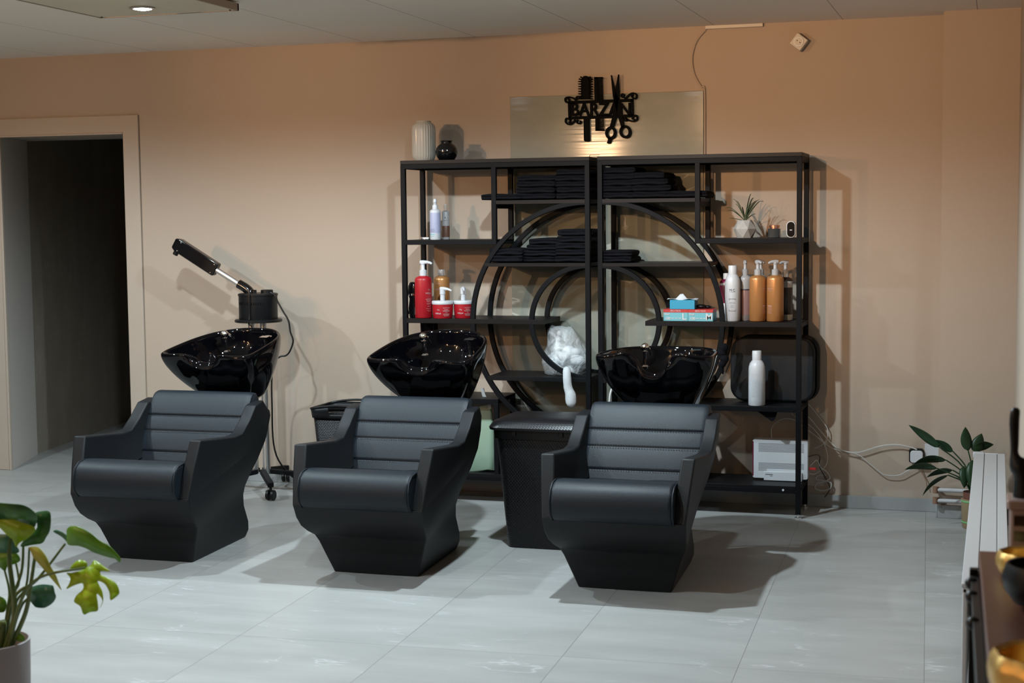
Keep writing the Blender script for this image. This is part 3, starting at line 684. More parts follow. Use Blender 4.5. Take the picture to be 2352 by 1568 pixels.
bm = NB(); tube(bm, [(.002, 0, .15), (.006, 0, .28)], [.008, .0065], 12); obj('handle', bm, 'steel', t)
# black folded cape hanging beneath that shelf
bm = NB()
for k in range(7):
    x = -.05 + k * .014; tube(bm, smooth_path([(x, -.0 + .01 * (k % 2), 0), (x + .003, .006 * (k % 3), -.12), (x - .002, .0, -.27)], 5), [.0085] * 10 + [.0085], 8)
o = obj('cape', bm, 'towel', None, loc=(-2.93, -.12, .945)); tag(o, 'black cape hanging in folds under the middle left shelf behind the basin', 'cape')

# --- upper right box
t = thing('potted_plant', 'spiky green plant in faceted grey pot on the upper right shelf', 'plant', (-1.211, -.2, Z1))
bm = NB(); rings = []
for z, r, ph in ((0, .040, 0), (.045, .060, .5), (.088, .036, 0)):
    rings.append([(r * math.cos(2 * PI * (i + ph) / 6 + .4), r * math.sin(2 * PI * (i + ph) / 6 + .4), z) for i in range(6)])
loft(bm, rings); bmesh.ops.triangulate(bm, faces=[f for f in bm.faces if len(f.verts) == 4]); obj('pot', bm, 'concrete', t, smooth=0)
for i, (dx, dy, dz, wd) in enumerate(((-.10, .01, .075, .008), (-.085, -.02, .06, .009), (-.06, .01, .11, .007), (-.04, -.02, .10, .006), (.03, .01, .135, .006), (.045, -.01, .115, .006), (.07, .015, .105, .006), (.095, -.01, .105, .006), (.055, .02, .10, .007), (-.075, -.03, .015, .006), (.06, -.03, .035, .006), (-.02, .03, .07, .008), (.02, -.02, .06, .008), (-.05, .02, .085, .009), (.035, .03, .09, .006))):
    bm = NB(); P = [Vector((0, 0, .085)), Vector((dx * .35, dy * .35, .085 + dz * .5)), Vector((dx * .75, dy * .75, .085 + dz * .9)), Vector((dx, dy, .085 + dz - (.01 if abs(dx) > .08 else 0)))]
    pa = smooth_path(P, 4); rows = []
    for k, p in enumerate(pa):
        q = k / (len(pa) - 1); w_ = wd * (1 - q) ** .7 * (.6 + q) + .0004; sd = Vector((-dy, dx, 0)).normalized() if (dx or dy) else Vector((0, 1, 0)); sd = (sd + Vector((.5, -.5, 0))).normalized()
        rows.append([p - sd * w_, p + Vector((0, 0, -w_ * .4)), p + sd * w_])
    loft(bm, rows, cap=False, closed=False); obj('leaf', bm, 'leafgrass', t, solid=.0012)
t = thing('candle_jar', 'small dark square jar with copper lid beside the faceted pot', 'jar', (-1.063, -.2, Z1))
bm = NB(); prism(bm, rrect(-.029, .029, -.029, .029, .008), 0, .045, 'z'); obj('body', bm, 'smoke', t, bevel=.002)
bm = NB(); lathe(bm, [(.023, .045), (.023, .050), (.026, .051), (.026, .061), (.02, .063)]); obj('lid', bm, 'copper', t, smooth=40)
t = thing('camera_device', 'small upright rounded camera with black face and white rim on upper right shelf', 'camera', (-.972, -.27, Z1))
bm = NB(); prism(bm, rrect(-.0225, .0225, 0, .082, .0215, 8), -.008, .02); obj('body', bm, 'white', t, bevel=.002)
bm = NB(); prism(bm, rrect(-.0185, .0185, .004, .078, .018, 8), -.0095, -.0078); obj('face', bm, 'gloss', t)
bm = NB(); box(bm, -.006, .006, -.0102, -.0094, .036, .040); obj('light', bm, 'whiteink', t)
# --- middle right shelf
def glove_box(x, letter, label):
    t = thing('glove_box', label, 'box', (x, -.29, Z3), 0, 'vinyl glove boxes')
    bm = NB(); box(bm, -.0625, .0625, -.045, .06, 0, .058); obj('carton', bm, 'teal', t, bevel=.001)
    bm = NB(); box(bm, -.0627, .0627, -.0458, .0605, .043, .0585); obj('stripe', bm, 'redprint', t)
    bm = NB(); y = -.0466
    text_bm(bm, 'Vinyl', .014, flat(-.045, y, .034), .0004); text_bm(bm, '100', .0185, flat(-.040, y, .0125), .0006); text_bm(bm, letter, .046, flat(.043, y, .021), .0009)
    for q in range(3): box(bm, -.022 + q * .018, -.008 + q * .018, y, y + .0004, .012, .015)
    obj('printing', bm, 'whiteink', t, smooth=0)
    bm = NB(); text_bm(bm, 'ERO-TECK', .0115, flat(.0, y, .0507), .0003); obj('stripe_print', bm, 'pinkink', t, smooth=0)
glove_box(-1.537, 'L', 'left glove box marked L under the blue tissue box')
glove_box(-1.411, 'M', 'right glove box marked M, nearer the white bottle')
t = thing('tissue_box', 'small blue box with a white tissue on top of the glove boxes', 'box', (-1.502, -.285, Z3 + .059))
bm = NB(); box(bm, -.066, .060, -.045, .045, 0, .046); obj('carton', bm, 'cyan', t, bevel=.001)
bm = NB(); rows = []
for i in range(9):
    a = -.08 + .15 * i / 8; rows.append([(a, -.04 + .08 * j / 5, .049 + .004 * math.sin(i * 1.3 + j) + (.022 if 3 <= i <= 4 and 2 <= j <= 3 else 0)) for j in range(6)])
loft(bm, rows, cap=False, closed=False); obj('tissue', bm, 'paper', t, solid=.001)
bm = NB(); ball(bm, (0, 0, .012), .02, 1.4, 1, .55); ball(bm, (.03, .01, .009), .014, 1.3, 1, .6); o = obj('hair_net', bm, 'black', None, loc=(-1.418, -.27, Z3 + .0585)); tag(o, 'crumpled black net lying on the right glove box', 'hair net')
bottle('colour_bottle', 'dark magenta bottle with white cap behind the tall white one', -1.302, -.20, Z3, .036, .205, 'magenta', 'cap', 'white', .014, .03, bands=((.175, .186, 'frost'), (.005, .085, 'white')))
t = bottle('developer_bottle', 'tall white bottle marked M C standing beside the shelf ring', -1.258, -.285, Z3, .0385, .232, 'white', 'cap', 'white', .0175, .045, rs=.055,
       prints=(('ink', [('M·C', .017, .155, .10), ('~', (.03, .0008), .1465, .10), ('~', (.032, .0013), .112, .10), ('~', (.0013, .006), .109, -.32), ('~', (.0013, .006), .109, .52), ('~', (.03, .0008), .092, .10), ('~', (.012, .0008), .080, .10), ('~', (.018, .0008), .072, .10), ('~', (.032, .0013), .052, .10), ('~', (.0013, .006), .055, -.32), ('~', (.0013, .006), .055, .52)]),))
bottle('pump_bottle', 'clear bottle of pink liquid with a clear pump beside the white bottle', -1.205, -.225, Z3, .034, .225, 'frost', 'pump', 'frost', .013, .068, -1.3, bands=((.004, .155, 'pinkliq'), (.004, .03, 'frost'), (.150, .158, 'ink')), nz=.028)
def gold_bottle(x, label, ang, a):
    bottle('gold_bottle', label, x, -.282, Z3, .0425, .228, 'gold', 'pump', 'frost', .0155, .066, ang, group='gold pump bottles', nz=.034,
           prints=(('pinkink', [('~', (.02, .001), .178, a), ('WELLA', .0095, .162, a), ('~', (.022, .001), .152, a), ('~', (.024, .003), .078, a), ('~', (.026, .001), .070, a), ('~', (.024, .001), .064, a), ('~', (.028, .001), .058, a), ('~', (.02, .001), .050, a), ('~', (.028, .001), .043, a)]),))
gold_bottle(-1.133, 'gold pump bottle beside the pink liquid bottle', -.9, 1.0); gold_bottle(-1.047, 'gold pump bottle nearer the outer shelf post', PI + .4, -.55)
bottle('rear_pump_bottle', 'clear pump bottle hidden behind the left gold bottle', -1.135, -.17, Z3, .033, .225, 'frost', 'pump', 'frost', .013, .068, -.8, nz=.03)
bottle('brown_bottle', 'dark brown bottle with white collar and pump behind the right gold bottle', -1.008, -.195, Z3, .036, .215, 'darkbrown', 'pump', 'frost', .014, .075, PI + .5, bands=((.165, .196, 'frost'), (0.002, .03, 'frost')), nz=.03)
# --- lower right shelf
t = thing('equipment_case', 'black leather-look zip case leaning on the lower right shelf', 'case', (-1.070, -.135, Z5))
bm = NB(); rm = Matrix.Rotation(math.radians(-3), 4, 'X')
prism(bm, rrect(-.218, .205, 0, .325, .075, 8), -.045, .0); [setattr(v, 'co', rm @ v.co) for v in bm.verts]; obj('body', bm, 'shell', t, bevel=.012, seg=3)
bm = NB(); prism(bm, rrect(-.200, .225, .005, .338, .075, 8), .006, .05); [setattr(v, 'co', rm @ v.co) for v in bm.verts]; obj('lid', bm, 'shell', t, bevel=.012, seg=3)
bm = NB(); pz = [(x, -.003, z) for x, z in rrect(-.214, .214, .004, .326, .075, 8)]; tube(bm, [rm @ Vector(p) for p in pz], .004, 6); obj('piping', bm, 'black', t)
bottle('white_bottle', 'plain white bottle standing in front of the black case', -1.132, -.315, Z5, .0415, .225, 'white', 'cap', 'white', .0185, .047, rs=.05,
       prints=(('frost', [('~', (.045, .0007), .16 - q * .0075, 0) for q in range(16)]),))
bm = NB(); prism(bm, [(-.075, .012), (.052, .012), (.032, -.046), (.020, -.053)], -.004, .004); o = obj('black_cloth', bm, 'towel', None, loc=(-1.075, -.322, .530)); tag(o, 'corner of black cloth sticking out beneath the lower right shelf', 'cloth')
# router and its cables
t = thing('router', 'white upright wifi router with vent slots on the bottom right shelf', 'router', (-1.030, -.185, ZB + .002))
bm = NB(); prism(bm, rrect(-.138, .138, .008, .205, .010, 4), -.02, .02); obj('body', bm, 'white', t, bevel=.002)
bm = NB()
for q in range(15):
    if q == 8: obj('vent', bm, 'black', t); bm = NB()
    z_ = (.185 - q * .0058) if q < 8 else (.085 - (q - 8) * .0062)
    for k in range(38):
        x_ = -.108 + k * .0060
        if z_ < .055 and -.07 < x_ < .135 and q > 12: continue
        box(bm, x_, x_ + .0042, -.0206, -.0198, z_, z_ + .0021)
obj('vent', bm, 'black', t)
bm = NB(); box(bm, -.1385, -.1335, -.0205, .0205, .02, .195); obj('red_edge', bm, 'magenta', t)
bm = NB(); box(bm, -.08, .11, -.034, .03, 0, .046); s_ = obj('stand', bm, 'white', t, bevel=.002)
bm = NB(); box(bm, -.072, -.035, -.0346, -.034, .030, .033); box(bm, -.050, -.035, -.0346, -.034, .023, .025); obj('printing', bm, 'ink', s_)
def cable(label, pts, r=.0022, m='cable', name='cable', grp=None):
    bm = NB(); tube(bm, smooth_path(pts, 8), r, 6); o = obj(name, bm, m, None); tag(o, label, 'cable', grp); return o
yw = -.028
cable('white cable sagging along the wall from shelf to wall socket', [(-.945, -.05, .50), (-.90, yw, .455), (-.84, yw, .385), (-.79, yw, .33), (-.74, yw, .300), (-.66, yw, .292), (-.55, yw, .328), (-.47, yw, .338), (-.40, yw, .327), (-.37, yw - .01, .318)], .0034)
cable('thin white cable dipping low before the wall socket', [(-.74, yw + .01, .295), (-.70, yw, .292), (-.65, yw, .275), (-.60, yw, .235), (-.55, yw, .195), (-.52, yw, .181), (-.46, yw, .183), (-.42, yw, .205), (-.385, yw, .226), (-.355, yw, .25)], .0026)
cable('white cable hanging from the case shelf past the post', [(-.93, yw - .02, .545), (-.90, yw, .52), (-.85, yw, .46), (-.815, yw, .41), (-.815, yw, .36), (-.84, yw, .325), (-.88, yw, .305)], .0026)
cable('white cable looping behind the router', [(-1.02, yw, .54), (-1.01, yw, .50), (-.97, yw, .46), (-.90, yw, .42), (-.84, yw, .35), (-.815, yw, .28), (-.82, yw, .22), (-.87, yw - .03, .18), (-.89, -.15, .195)], .0026)
cable('white cable bundle coiled beside the router', [(-.885, -.17, .235), (-.86, -.10, .255), (-.845, -.05, .21), (-.82, yw, .19), (-.80, yw, .155), (-.83, yw, .135), (-.865, yw, .125), (-.875, yw, .10), (-.84, yw, .088), (-.80, yw, .10), (-.795, yw, .13), (-.83, yw, .14), (-.87, yw, .145), (-.86, yw, .165), (-.82, yw, .17)], .003)
cable('white cable arching over the router', [(-1.08, -.15, .37), (-1.085, -.1, .42), (-1.04, -.06, .455), (-.98, -.04, .45), (-.93, yw, .41), (-.86, yw, .36), (-.80, yw, .315), (-.76, yw, .30)], .0024)
cable('thin black cable with a plug hanging beside the router', [(-.89, -.18, .285), (-.86, -.12, .287), (-.845, -.08, .27), (-.85, -.06, .22), (-.82, yw, .15), (-.80, yw, .10), (-.825, yw, .055)], .0022, 'black')
t = thing('network_plug', 'small red network plug in the side of the router', 'plug', (-.876, -.185, .225)); bm = NB(); box(bm, -.012, .024, -.005, .005, -.006, .006); obj('body', bm, 'redprint', t, bevel=.001)
# --- bag of cotton on the lower inner shelf of the left unit
t = thing('cotton_bag', 'clear plastic bag of white cotton knotted on the shelf inside the ring', 'bag', (-2.145, -.215, .678))
bm = NB(); rings = []
for z, rx, ry, ox in ((0, .085, .07, 0), (.012, .115, .09, 0), (.06, .128, .10, .004), (.11, .120, .095, .004), (.15, .100, .08, .0), (.19, .085, .06, -.012), (.225, .075, .045, -.02), (.25, .06, .02, -.025)):
    rings.append([(ox + rx * math.cos(a) * (1 + .05 * math.sin(5 * a + z * 40)), ry * math.sin(a) * (1 + .07 * math.cos(4 * a + z * 30)), z + .006 * math.sin(3 * a + z * 50)) for a in [2 * PI * k / 28 for k in range(28)]])
loft(bm, rings); obj('film', bm, 'film', t, smooth=50)
bm = NB(); ball(bm, (-.045, -.095, .085), .012); tube(bm, [(-.045, -.098, .085), (-.01, -.105, .045), (.0, -.11, .03)], [.006, .016, .022], 8); tube(bm, [(-.045, -.098, .085), (-.07, -.10, .10)], [.006, .015], 8); obj('knot', bm, 'film', t)
bm = NB(); rnd = random.Random(3)
for q in range(26):
    a = rnd.uniform(0, 2 * PI); rr = rnd.uniform(0, .075); zz = rnd.uniform(.025, .13); k = 1 - max(0, zz - .09) * 5
    ball(bm, (rr * math.cos(a) * k + .02, rr * math.sin(a) * .75 * k, zz), rnd.uniform(.022, .036), 1.2, 1, .8, 10, 7)
for q in range(4): ball(bm, (-.04 + .004 * q, -.02, .13 + q * .028), .022 - q * .002, .8, .8, 1.1, 10, 7)
o = obj('cotton_wool', bm, 'cotton', None, loc=(-2.145, -.215, .678)); tag(o, 'heap of white cotton wool inside the clear bag', 'cotton')
bm = NB(); tube(bm, smooth_path([(-2.11, -.33, .70), (-2.098, -.362, .715), (-2.093, -.378, .69), (-2.088, -.378, .63), (-2.075, -.378, .59), (-2.072, -.378, .555), (-2.062, -.378, .528)], 4), [.014, .016, .018, .019, .02, .021, .021, .021, .021, .022, .022, .022, .023, .023, .024, .026, .028, .028, .029, .028, .028, .026, .022, .016, .005], 12)
o = obj('cotton_strip', bm, 'cotton', None); tag(o, 'strip of white cotton wool hanging over the shelf ring', 'cotton')
# black cloth hung on the big right ring
bm = NB(); rnd = random.Random(5)
tube(bm, smooth_path([(0, 0, 0), (.008, -.004, -.02), (-.004, .004, -.05), (.010, -.003, -.08), (-.006, 0, -.11), (.002, 0, -.15)], 4), [.006, .014, .020, .023, .022, .018, .021, .025, .024, .019, .020, .024, .022, .017, .018, .020, .017, .012, .010, .007, .003], 10)
o = obj('hanging_cloth', bm, 'towel', None, loc=(-1.290, -.39, .865)); tag(o, 'crumpled dark blue-black cloth hanging beside the right basin', 'cloth')
# small clip on top between the units
bm = NB(); box(bm, -.03, .03, -.01, .01, 0, .006); box(bm, -.02, .03, -.006, .006, .012, .015); tube(bm, [(-.025, 0, .006), (-.02, 0, .012)], .002, 6); o = obj('metal_clip', bm, 'smoke', None, loc=(-1.99, -.2, ZT)); tag(o, 'small metal clip lying on top of the left unit at its inner end', 'clip')

# ------------------------------------------------------------------ towels
def towel_bm(w_, d_, h_, seed):
    rnd = random.Random(seed); bm = NB(); rings = []
    NX = 9
    for i in range(NX):
        x = -w_ / 2 + w_ * i / (NX - 1); e = 1 if 0 < i < NX - 1 else .92
        sag = .0010 * math.sin(i * 1.1 + seed)
        pr = []
        for k in range(24):
            a = 2 * PI * k / 24; cy, sy_ = math.cos(a), math.sin(a)
            y = d_ / 2 * math.copysign(abs(cy) ** .35, cy); z = h_ / 2 * math.copysign(abs(sy_) ** .5, sy_)
            if abs(z) < h_ * .12 and cy < 0: y += .008                 # fold line on the front edge
            pr.append((x + (.004 * rnd.uniform(-1, 1) if e < 1 else 0), y * (1 if e == 1 else .97) + .002 * math.sin(k + i), h_ / 2 + z * e + sag + .0012 * math.sin(3 * a + i)))
        rings.append(pr)
    for k_, f_ in ((0, .55), (-1, .55)):
        e_ = rings[k_]; cx_ = e_[0][0] + (-.006 if k_ == 0 else .006); cz_ = sum(p[2] for p in e_) / 24; ex = [(cx_, p[1] * .96, cz_ + (p[2] - cz_) * f_) for p in e_]
        rings.insert(0, ex) if k_ == 0 else rings.append(ex)
    loft(bm, rings); return bm
ORD = ['lowest', 'second', 'third', 'fourth', 'fifth', 'sixth', 'seventh', 'eighth']
def stack(x, y, z, w_, d_, n, h_, where, grp, jit=.006, slope=0, rz=0):
    zz = z
    for k in range(n):
        o = obj('folded_towel', towel_bm(w_ - .008, d_, h_ * 1.1, hash((round(x * 100), k)) % 1000), 'towel', None, smooth=60)
        o.location = (x + random.uniform(-jit, jit) + slope * k, y + random.uniform(-.004, .004), zz); o.rotation_euler = (0, 0, random.uniform(-.05, .05) + rz)
        pos = '' if n == 1 else (', topmost' if k == n - 1 else ', ' + ORD[k] + (' from bottom' if k else ''))
        tag(o, 'black towel%s %s' % (pos, where), 'towel', grp); zz += h_ * .985
G1 = 'black towels on the top inner shelves'; G2 = 'black towels on the second inner shelves'
ZA = 1.588; ZC = 1.265
stack(-2.445, -.23, ZA, .22, .24, 1, .030, 'lying flat at the left end of the top towel shelf', G1)
stack(-2.260, -.22, ZA, .205, .25, 4, .0315, 'of the stack left of centre, left top shelf', G1, .006, .001)
stack(-2.070, -.22, ZA, .175, .25, 5, .0305, 'of the tall stack by the left inner post, top shelf', G1, .004)
stack(-1.838, -.21, ZA, .180, .25, 5, .0315, 'of the tall stack by the right inner post, top shelf', G1, .004)
stack(-1.668, -.21, ZA, .190, .25, 4, .0325, 'of the second stack, right top shelf', G1, .006, -.004)
stack(-1.485, -.22, ZA, .20, .24, 1, .032, 'lying flat at the right end of the top towel shelf', G1)
stack(-2.430, -.23, ZC, .175, .24, 2, .036, 'of the low pair at the left end, second shelf', G2)
stack(-2.265, -.20, ZC, .185, .25, 4, .031, 'of the sloping stack in the middle, left second shelf', G2, .003, .016)
stack(-2.075, -.20, ZC, .185, .25, 5, .034, 'of the tallest stack, left second shelf', G2, .004, .002)
stack(-1.848, -.22, ZC, .160, .24, 2, .030, 'of the small pair, right second shelf', G2)

# ------------------------------------------------------------------ baskets
def rr_ring(hx, hy, z, r, n=6): return [(x, y, z) for x, y in rrect(-hx, hx, -hy, hy, r, n)]
t = thing('laundry_hamper', 'tall black woven plastic hamper with closed lid between middle and right chairs', 'laundry hamper', (-1.955, -1.21, 0))
bm = NB(); loft(bm, [rr_ring(.160, .135, 0, .035), rr_ring(.165, .14, .01, .04), rr_ring(.208, .168, .50, .05), rr_ring(.210, .170, .545, .05)]); obj('body', bm, 'weave', t, smooth=40)
bm = NB(); loft(bm, [rr_ring(.218, .178, .505, .05), rr_ring(.220, .180, .545, .05), rr_ring(.205, .165, .546, .05), rr_ring(.205, .165, .506, .05)]); obj('rim', bm, 'black', t, smooth=40)
bm = NB(); loft(bm, [rr_ring(.236, .196, .545, .06), rr_ring(.238, .198, .556, .06), rr_ring(.222, .184, .580, .06), rr_ring(.19, .15, .592, .06), rr_ring(.1, .08, .596, .04)]); obj('lid', bm, 'weave_lid', t, smooth=40)
bm = NB(); box(bm, -.12, -.10, -.186, -.176, .52, .545); box(bm, .10, .12, -.186, -.176, .52, .545); split_obj('hinge', bm, 'black', t, bevel=.002)
t = thing('laundry_basket', 'open black plastic basket with a slot handle behind the middle chair', 'laundry basket', (-3.265, -.46, 0))
bm = NB(); r_ = [rr_ring(.125, .10, 0, .03), rr_ring(.165, .13, .46, .045)]; loft(bm, r_, cap=False); bm.faces.new([bm.verts.new(p) for p in rr_ring(.125, .10, .002, .03)]); obj('body', bm, 'weave', t, smooth=40, solid=.003)
def hump(x): return .028 * max(0, math.cos(x / .19 * PI / 2)) ** .8
bm = NB(); outer = rr_ring(.172, .137, 0, .05, 8); outer = [p for p in outer]
lo = [(x, y, .46) for x, y, z in outer]; hi = [(x * 1.04, y * 1.04, .50 + hump(x)) for x, y, z in outer]
hole = lambda p: abs(p[0]) < .04 and p[1] < 0
# rim band, front side split round the slot
N_ = len(outer)
for i in range(N_):
    a, b = i, (i + 1) % N_
    la, lb, ha, hb = [Vector(p) for p in (lo[a], lo[b], hi[a], hi[b])]
    front = outer[a][1] < -.12 and outer[b][1] < -.12 and abs(outer[a][0] - outer[b][0]) > .1
    if front:
        M_ = 12
        for k in range(M_):
            f = lambda q, v: (la.lerp(lb, q)).lerp(Vector((ha.lerp(hb, q).x, ha.lerp(hb, q).y, .50 + hump(la.lerp(lb, q).x))), v)
            q0, q1 = k / M_, (k + 1) / M_
            segs = ((0, .3), (.72, 1)) if 3 <= k <= 8 else ((0, 1),)
            for v0, v1 in segs: bm.faces.new([bm.verts.new(f(q0, v0)), bm.verts.new(f(q1, v0)), bm.verts.new(f(q1, v1)), bm.verts.new(f(q0, v1))])
    else: bm.faces.new([bm.verts.new(p) for p in (la, lb, hb, ha)])
bmesh.ops.remove_doubles(bm, verts=bm.verts, dist=.0004); obj('rim', bm, 'black', t, solid=.004)
bm = NB(); pts = []
for i in range(N_):
    a, b = Vector(hi[i]), Vector(hi[(i + 1) % N_]); m_ = 10 if (a - b).length > .08 else 1
    for k in range(m_): p = a.lerp(b, k / m_); pts.append((p.x, p.y, .50 + hump(p.x / 1.04)))
pts.append(pts[0]); tube(bm, pts, .006, 8); obj('rim_bead', bm, 'black', t)
# pale green bag on the bottom shelf of the left unit
t = thing('green_bag', 'pale green plastic bag standing on the bottom shelf beside the hamper', 'bag', (-2.60, -.25, ZB))
bm = NB(); rings = []
for z, hx, hy in ((0, .075, .05), (.01, .085, .055), (.10, .082, .045), (.22, .07, .025), (.30, .055, .012), (.345, .04, .006)):
    rings.append([(x + z * .02, y, z + .01 * math.sin(x * 40)) for x, y, _ in rr_ring(hx, hy, z, min(hy * .8, .03))])
loft(bm, rings); obj('body', bm, 'greenbag', t, smooth=60)
bm = NB(); sq_tube(bm, smooth_path([(.05, -.01, .33), (.045, -.01, .36), (.02, -.012, .40), (.012, -.014, .44)], 4), .009, .002, (0, 1, 0)); obj('strap', bm, 'greybag', t)

# ------------------------------------------------------------------ dryer on stand
DX, DY = -3.868, -.30
t = thing('hair_dryer_stand', 'black swing-arm hair processor on a rolling stand behind the left chair', 'hair dryer', (DX, DY, 0))
bm = NB()
for k in range(5):
    a = math.radians(18 + 72 * k - 73)
    sq_tube(bm, [(.03 * math.cos(a), .03 * math.sin(a), .115), (.31 * math.cos(a), .31 * math.sin(a), .085)], .016, .013, (0, 0, 1))
obj('base', bm, 'metal', t, bevel=.003)
for k in range(5):
    a = math.radians(18 + 72 * k - 73); c = Vector((.30 * math.cos(a), .30 * math.sin(a), .03))
    bm = NB()
    for s_ in (-1, 1): tube(bm, [c + Vector((s_ * .006, 0, 0)), c + Vector((s_ * .022, 0, 0))], .028, 18)
    tube(bm, [c, c + Vector((0, 0, .05))], .008, 8); obj('caster', bm, 'black', t, bevel=.003)
for dx in (-.042, .030):
    bm = NB(); tube(bm, [(dx, 0, .10), (dx, 0, .95)], .021, 16); obj('column', bm, 'steel', t, smooth=50)
bm = NB(); lathe(bm, [(.125, .940), (.130, .944), (.130, .952), (.125, .957), (.105, .957)]); obj('flange', bm, 'black', t, smooth=40)
bm = NB(); lathe(bm, [(.104, .955), (.106, .96), (.106, 1.084), (.109, 1.086), (.109, 1.096), (.100, 1.099)]); hd = obj('motor_housing', bm, 'black', t, smooth=40)
bm = NB()
for k in range(14): a = -PI / 2 - .75 + k * .11; c = Vector((.1062 * math.cos(a), .1062 * math.sin(a), 1.045)); tube(bm, [c - Vector((0, 0, .007)), c + Vector((0, 0, .007))], .0018, 6)
obj('vent', bm, 'gloss', hd)
bm = NB(); lathe(bm, [(.034, 1.098), (.034, 1.115), (.030, 1.118)], (.055, 0, 0), 20); lathe(bm, [(.007, 1.098), (.007, 1.118)], (.0, -.03, 0), 10); split_obj('knob', bm, 'black', hd, smooth=40)
arm = [Vector((-.045, 0, 1.085)), Vector((-.052, 0, 1.108)), Vector((-.076, 0, 1.128)), Vector((-.114, 0, 1.149))]
bm = NB(); tube(bm, smooth_path(arm, 5), .026, 16); obj('elbow', bm, 'gloss', t, smooth=50)
dv = Vector((-.265, 0, .180)).normalized(); p0 = Vector((-.100, 0, 1.141)); p1 = Vector((-.252, 0, 1.228))
bm = NB(); tube(bm, [p0, p1], .016, 16); obj('arm_tube', bm, 'steel', t, smooth=50)
dv = Vector((-.285, 0, .170)).normalized(); p1 = Vector((-.246, 0, 1.224)); up = Vector((0, 1, 0)).cross(dv).normalized()
if up.z < 0: up = -up
bm = NB(); L_ = .30
ring_ = lambda s_, k: [p1 + dv * s_ + Vector((0, 1, 0)) * a * k + up * b * k for a, b in ((-.022, -.038), (.022, -.038), (.022, .038), (-.022, .038))]
loft(bm, [ring_(0, .85), ring_(.006, 1), ring_(L_ - .03, 1), ring_(L_ - .006, .8), ring_(L_, .6)]); hdh = obj('heater_bar', bm, 'gloss', t, bevel=.008, seg=3)
bm = NB(); c = p1 + dv * (L_ - .035) - up * .03; tube(bm, [c, c - up * .028], .015, 12); obj('sensor', bm, 'black', hdh)
bm = NB()
for s_ in (.02, L_ - .045):
    for b in (-.026, .026): c = p1 + dv * s_ + up * b + Vector((0, -.0222, 0)); tube(bm, [c, c + Vector((0, -.002, 0))], .0025, 8)
split_obj('screw', bm, 'steel', hdh)
bm = NB(); tube(bm, smooth_path([(.055, -.01, 1.11), (.105, -.02, 1.095), (.13, -.02, 1.05), (.16, -.02, 1.00), (.19, -.02, .95), (.200, -.02, .89), (.215, -.02, .84), (.195, -.02, .785), (.17, -.02, .76), (.13, -.02, .75), (.09, -.02, .70), (.075, -.01, .5), (.08, .02, .2), (.20, .10, .03), (.34, .12, .012)], 8), .0048, 8); obj('power_cord', bm, 'black', t)
bm = NB(); tube(bm, smooth_path([(0, -.035, 1.115), (.004, -.10, 1.118), (.006, -.114, 1.09), (.004, -.116, .97), (.006, -.132, .94), (.0, -.06, .86), (.01, -.04, .4)], 6), .0035, 6); obj('lead', bm, 'black', t)

# ------------------------------------------------------------------ BARZAN sign
t = thing('barber_sign', 'black cut-out wall sign reading BARZAN with brush, comb and scissors', 'sign', (0, 0, 0))
def sg(u, v):      # sketch units of the sign -> wall metres
    px, py = 1250 + u * .13393, 140 + v * .13393; x = -2.192 + (px - 1300) / 423.9; return (x, 2.068 - .028 * (x + 2.192) + (250 - py) / 439)
ys0, ys1 = -.030, -.016
yo = 0
def sgp(bm, poly, y0=ys0, y1=ys1): prism(bm, [sg(*p) for p in poly], y0 - yo, y1 - yo)
def sgt(bm, pts, w_, n=4):
    pa = smooth_path([(*sg(*p), 0) for p in pts], n); sq_tube(bm, [(p.x, (ys0 + ys1) / 2 - yo, p.y) for p in pa], w_, (ys1 - ys0) / 2, (0, 1, 0))
bm = NB()
sgp(bm, [(430, 690), (1540, 655), (1545, 703), (435, 738)]); sgp(bm, [(440, 957), (1550, 917), (1555, 965), (440, 1005)])
sgp(bm, [(432, 700), (478, 700), (478, 1000), (438, 1000)]); sgp(bm, [(1505, 660), (1545, 660), (1550, 960), (1510, 960)])
x0_, z0_ = sg(470, 975); x1_, z1_ = sg(1535, 700); cx_ = (x0_ + x1_) / 2
wid = (x1_ - x0_)
tb = NB(); text_bm(tb, 'BARZAN', .12, lambda u, v: (u, 0, v), .0022)
us = [v.co.x for v in tb.verts]; vs_ = [v.co.z for v in tb.verts]; u0, u1, v0, v1 = min(us), max(us), min(vs_), max(vs_); mp_ = {}
xa, xb = sg(485, 800)[0], sg(1500, 800)[0]
for v in tb.verts:
    x = xa + (v.co.x - u0) / (u1 - u0) * (xb - xa); zb_ = sg(990, 941)[1] - .028 * (x - sg(990, 941)[0]) - .001; mp_[v] = (x, zb_ + (v.co.z - v0) / (v1 - v0) * .0685)
for yy in (ys0, ys1):
    q_ = {v: bm.verts.new((p[0], yy, p[1])) for v, p in mp_.items()}
    for f in tb.faces:
        bm.faces.new([q_[v] for v in f.verts])
    if yy == ys0: qa = q_
for e in tb.edges:
    if len(e.link_faces) == 1:
        a_, b_ = e.verts; bm.faces.new((qa[a_], qa[b_], q_[b_], q_[a_]))
tb.free()
bmesh.ops.recalc_face_normals(bm, faces=bm.faces)
obj('lettering', bm, 'signblack', t, smooth=0, solid=0)
bm = NB(); yo = .0006
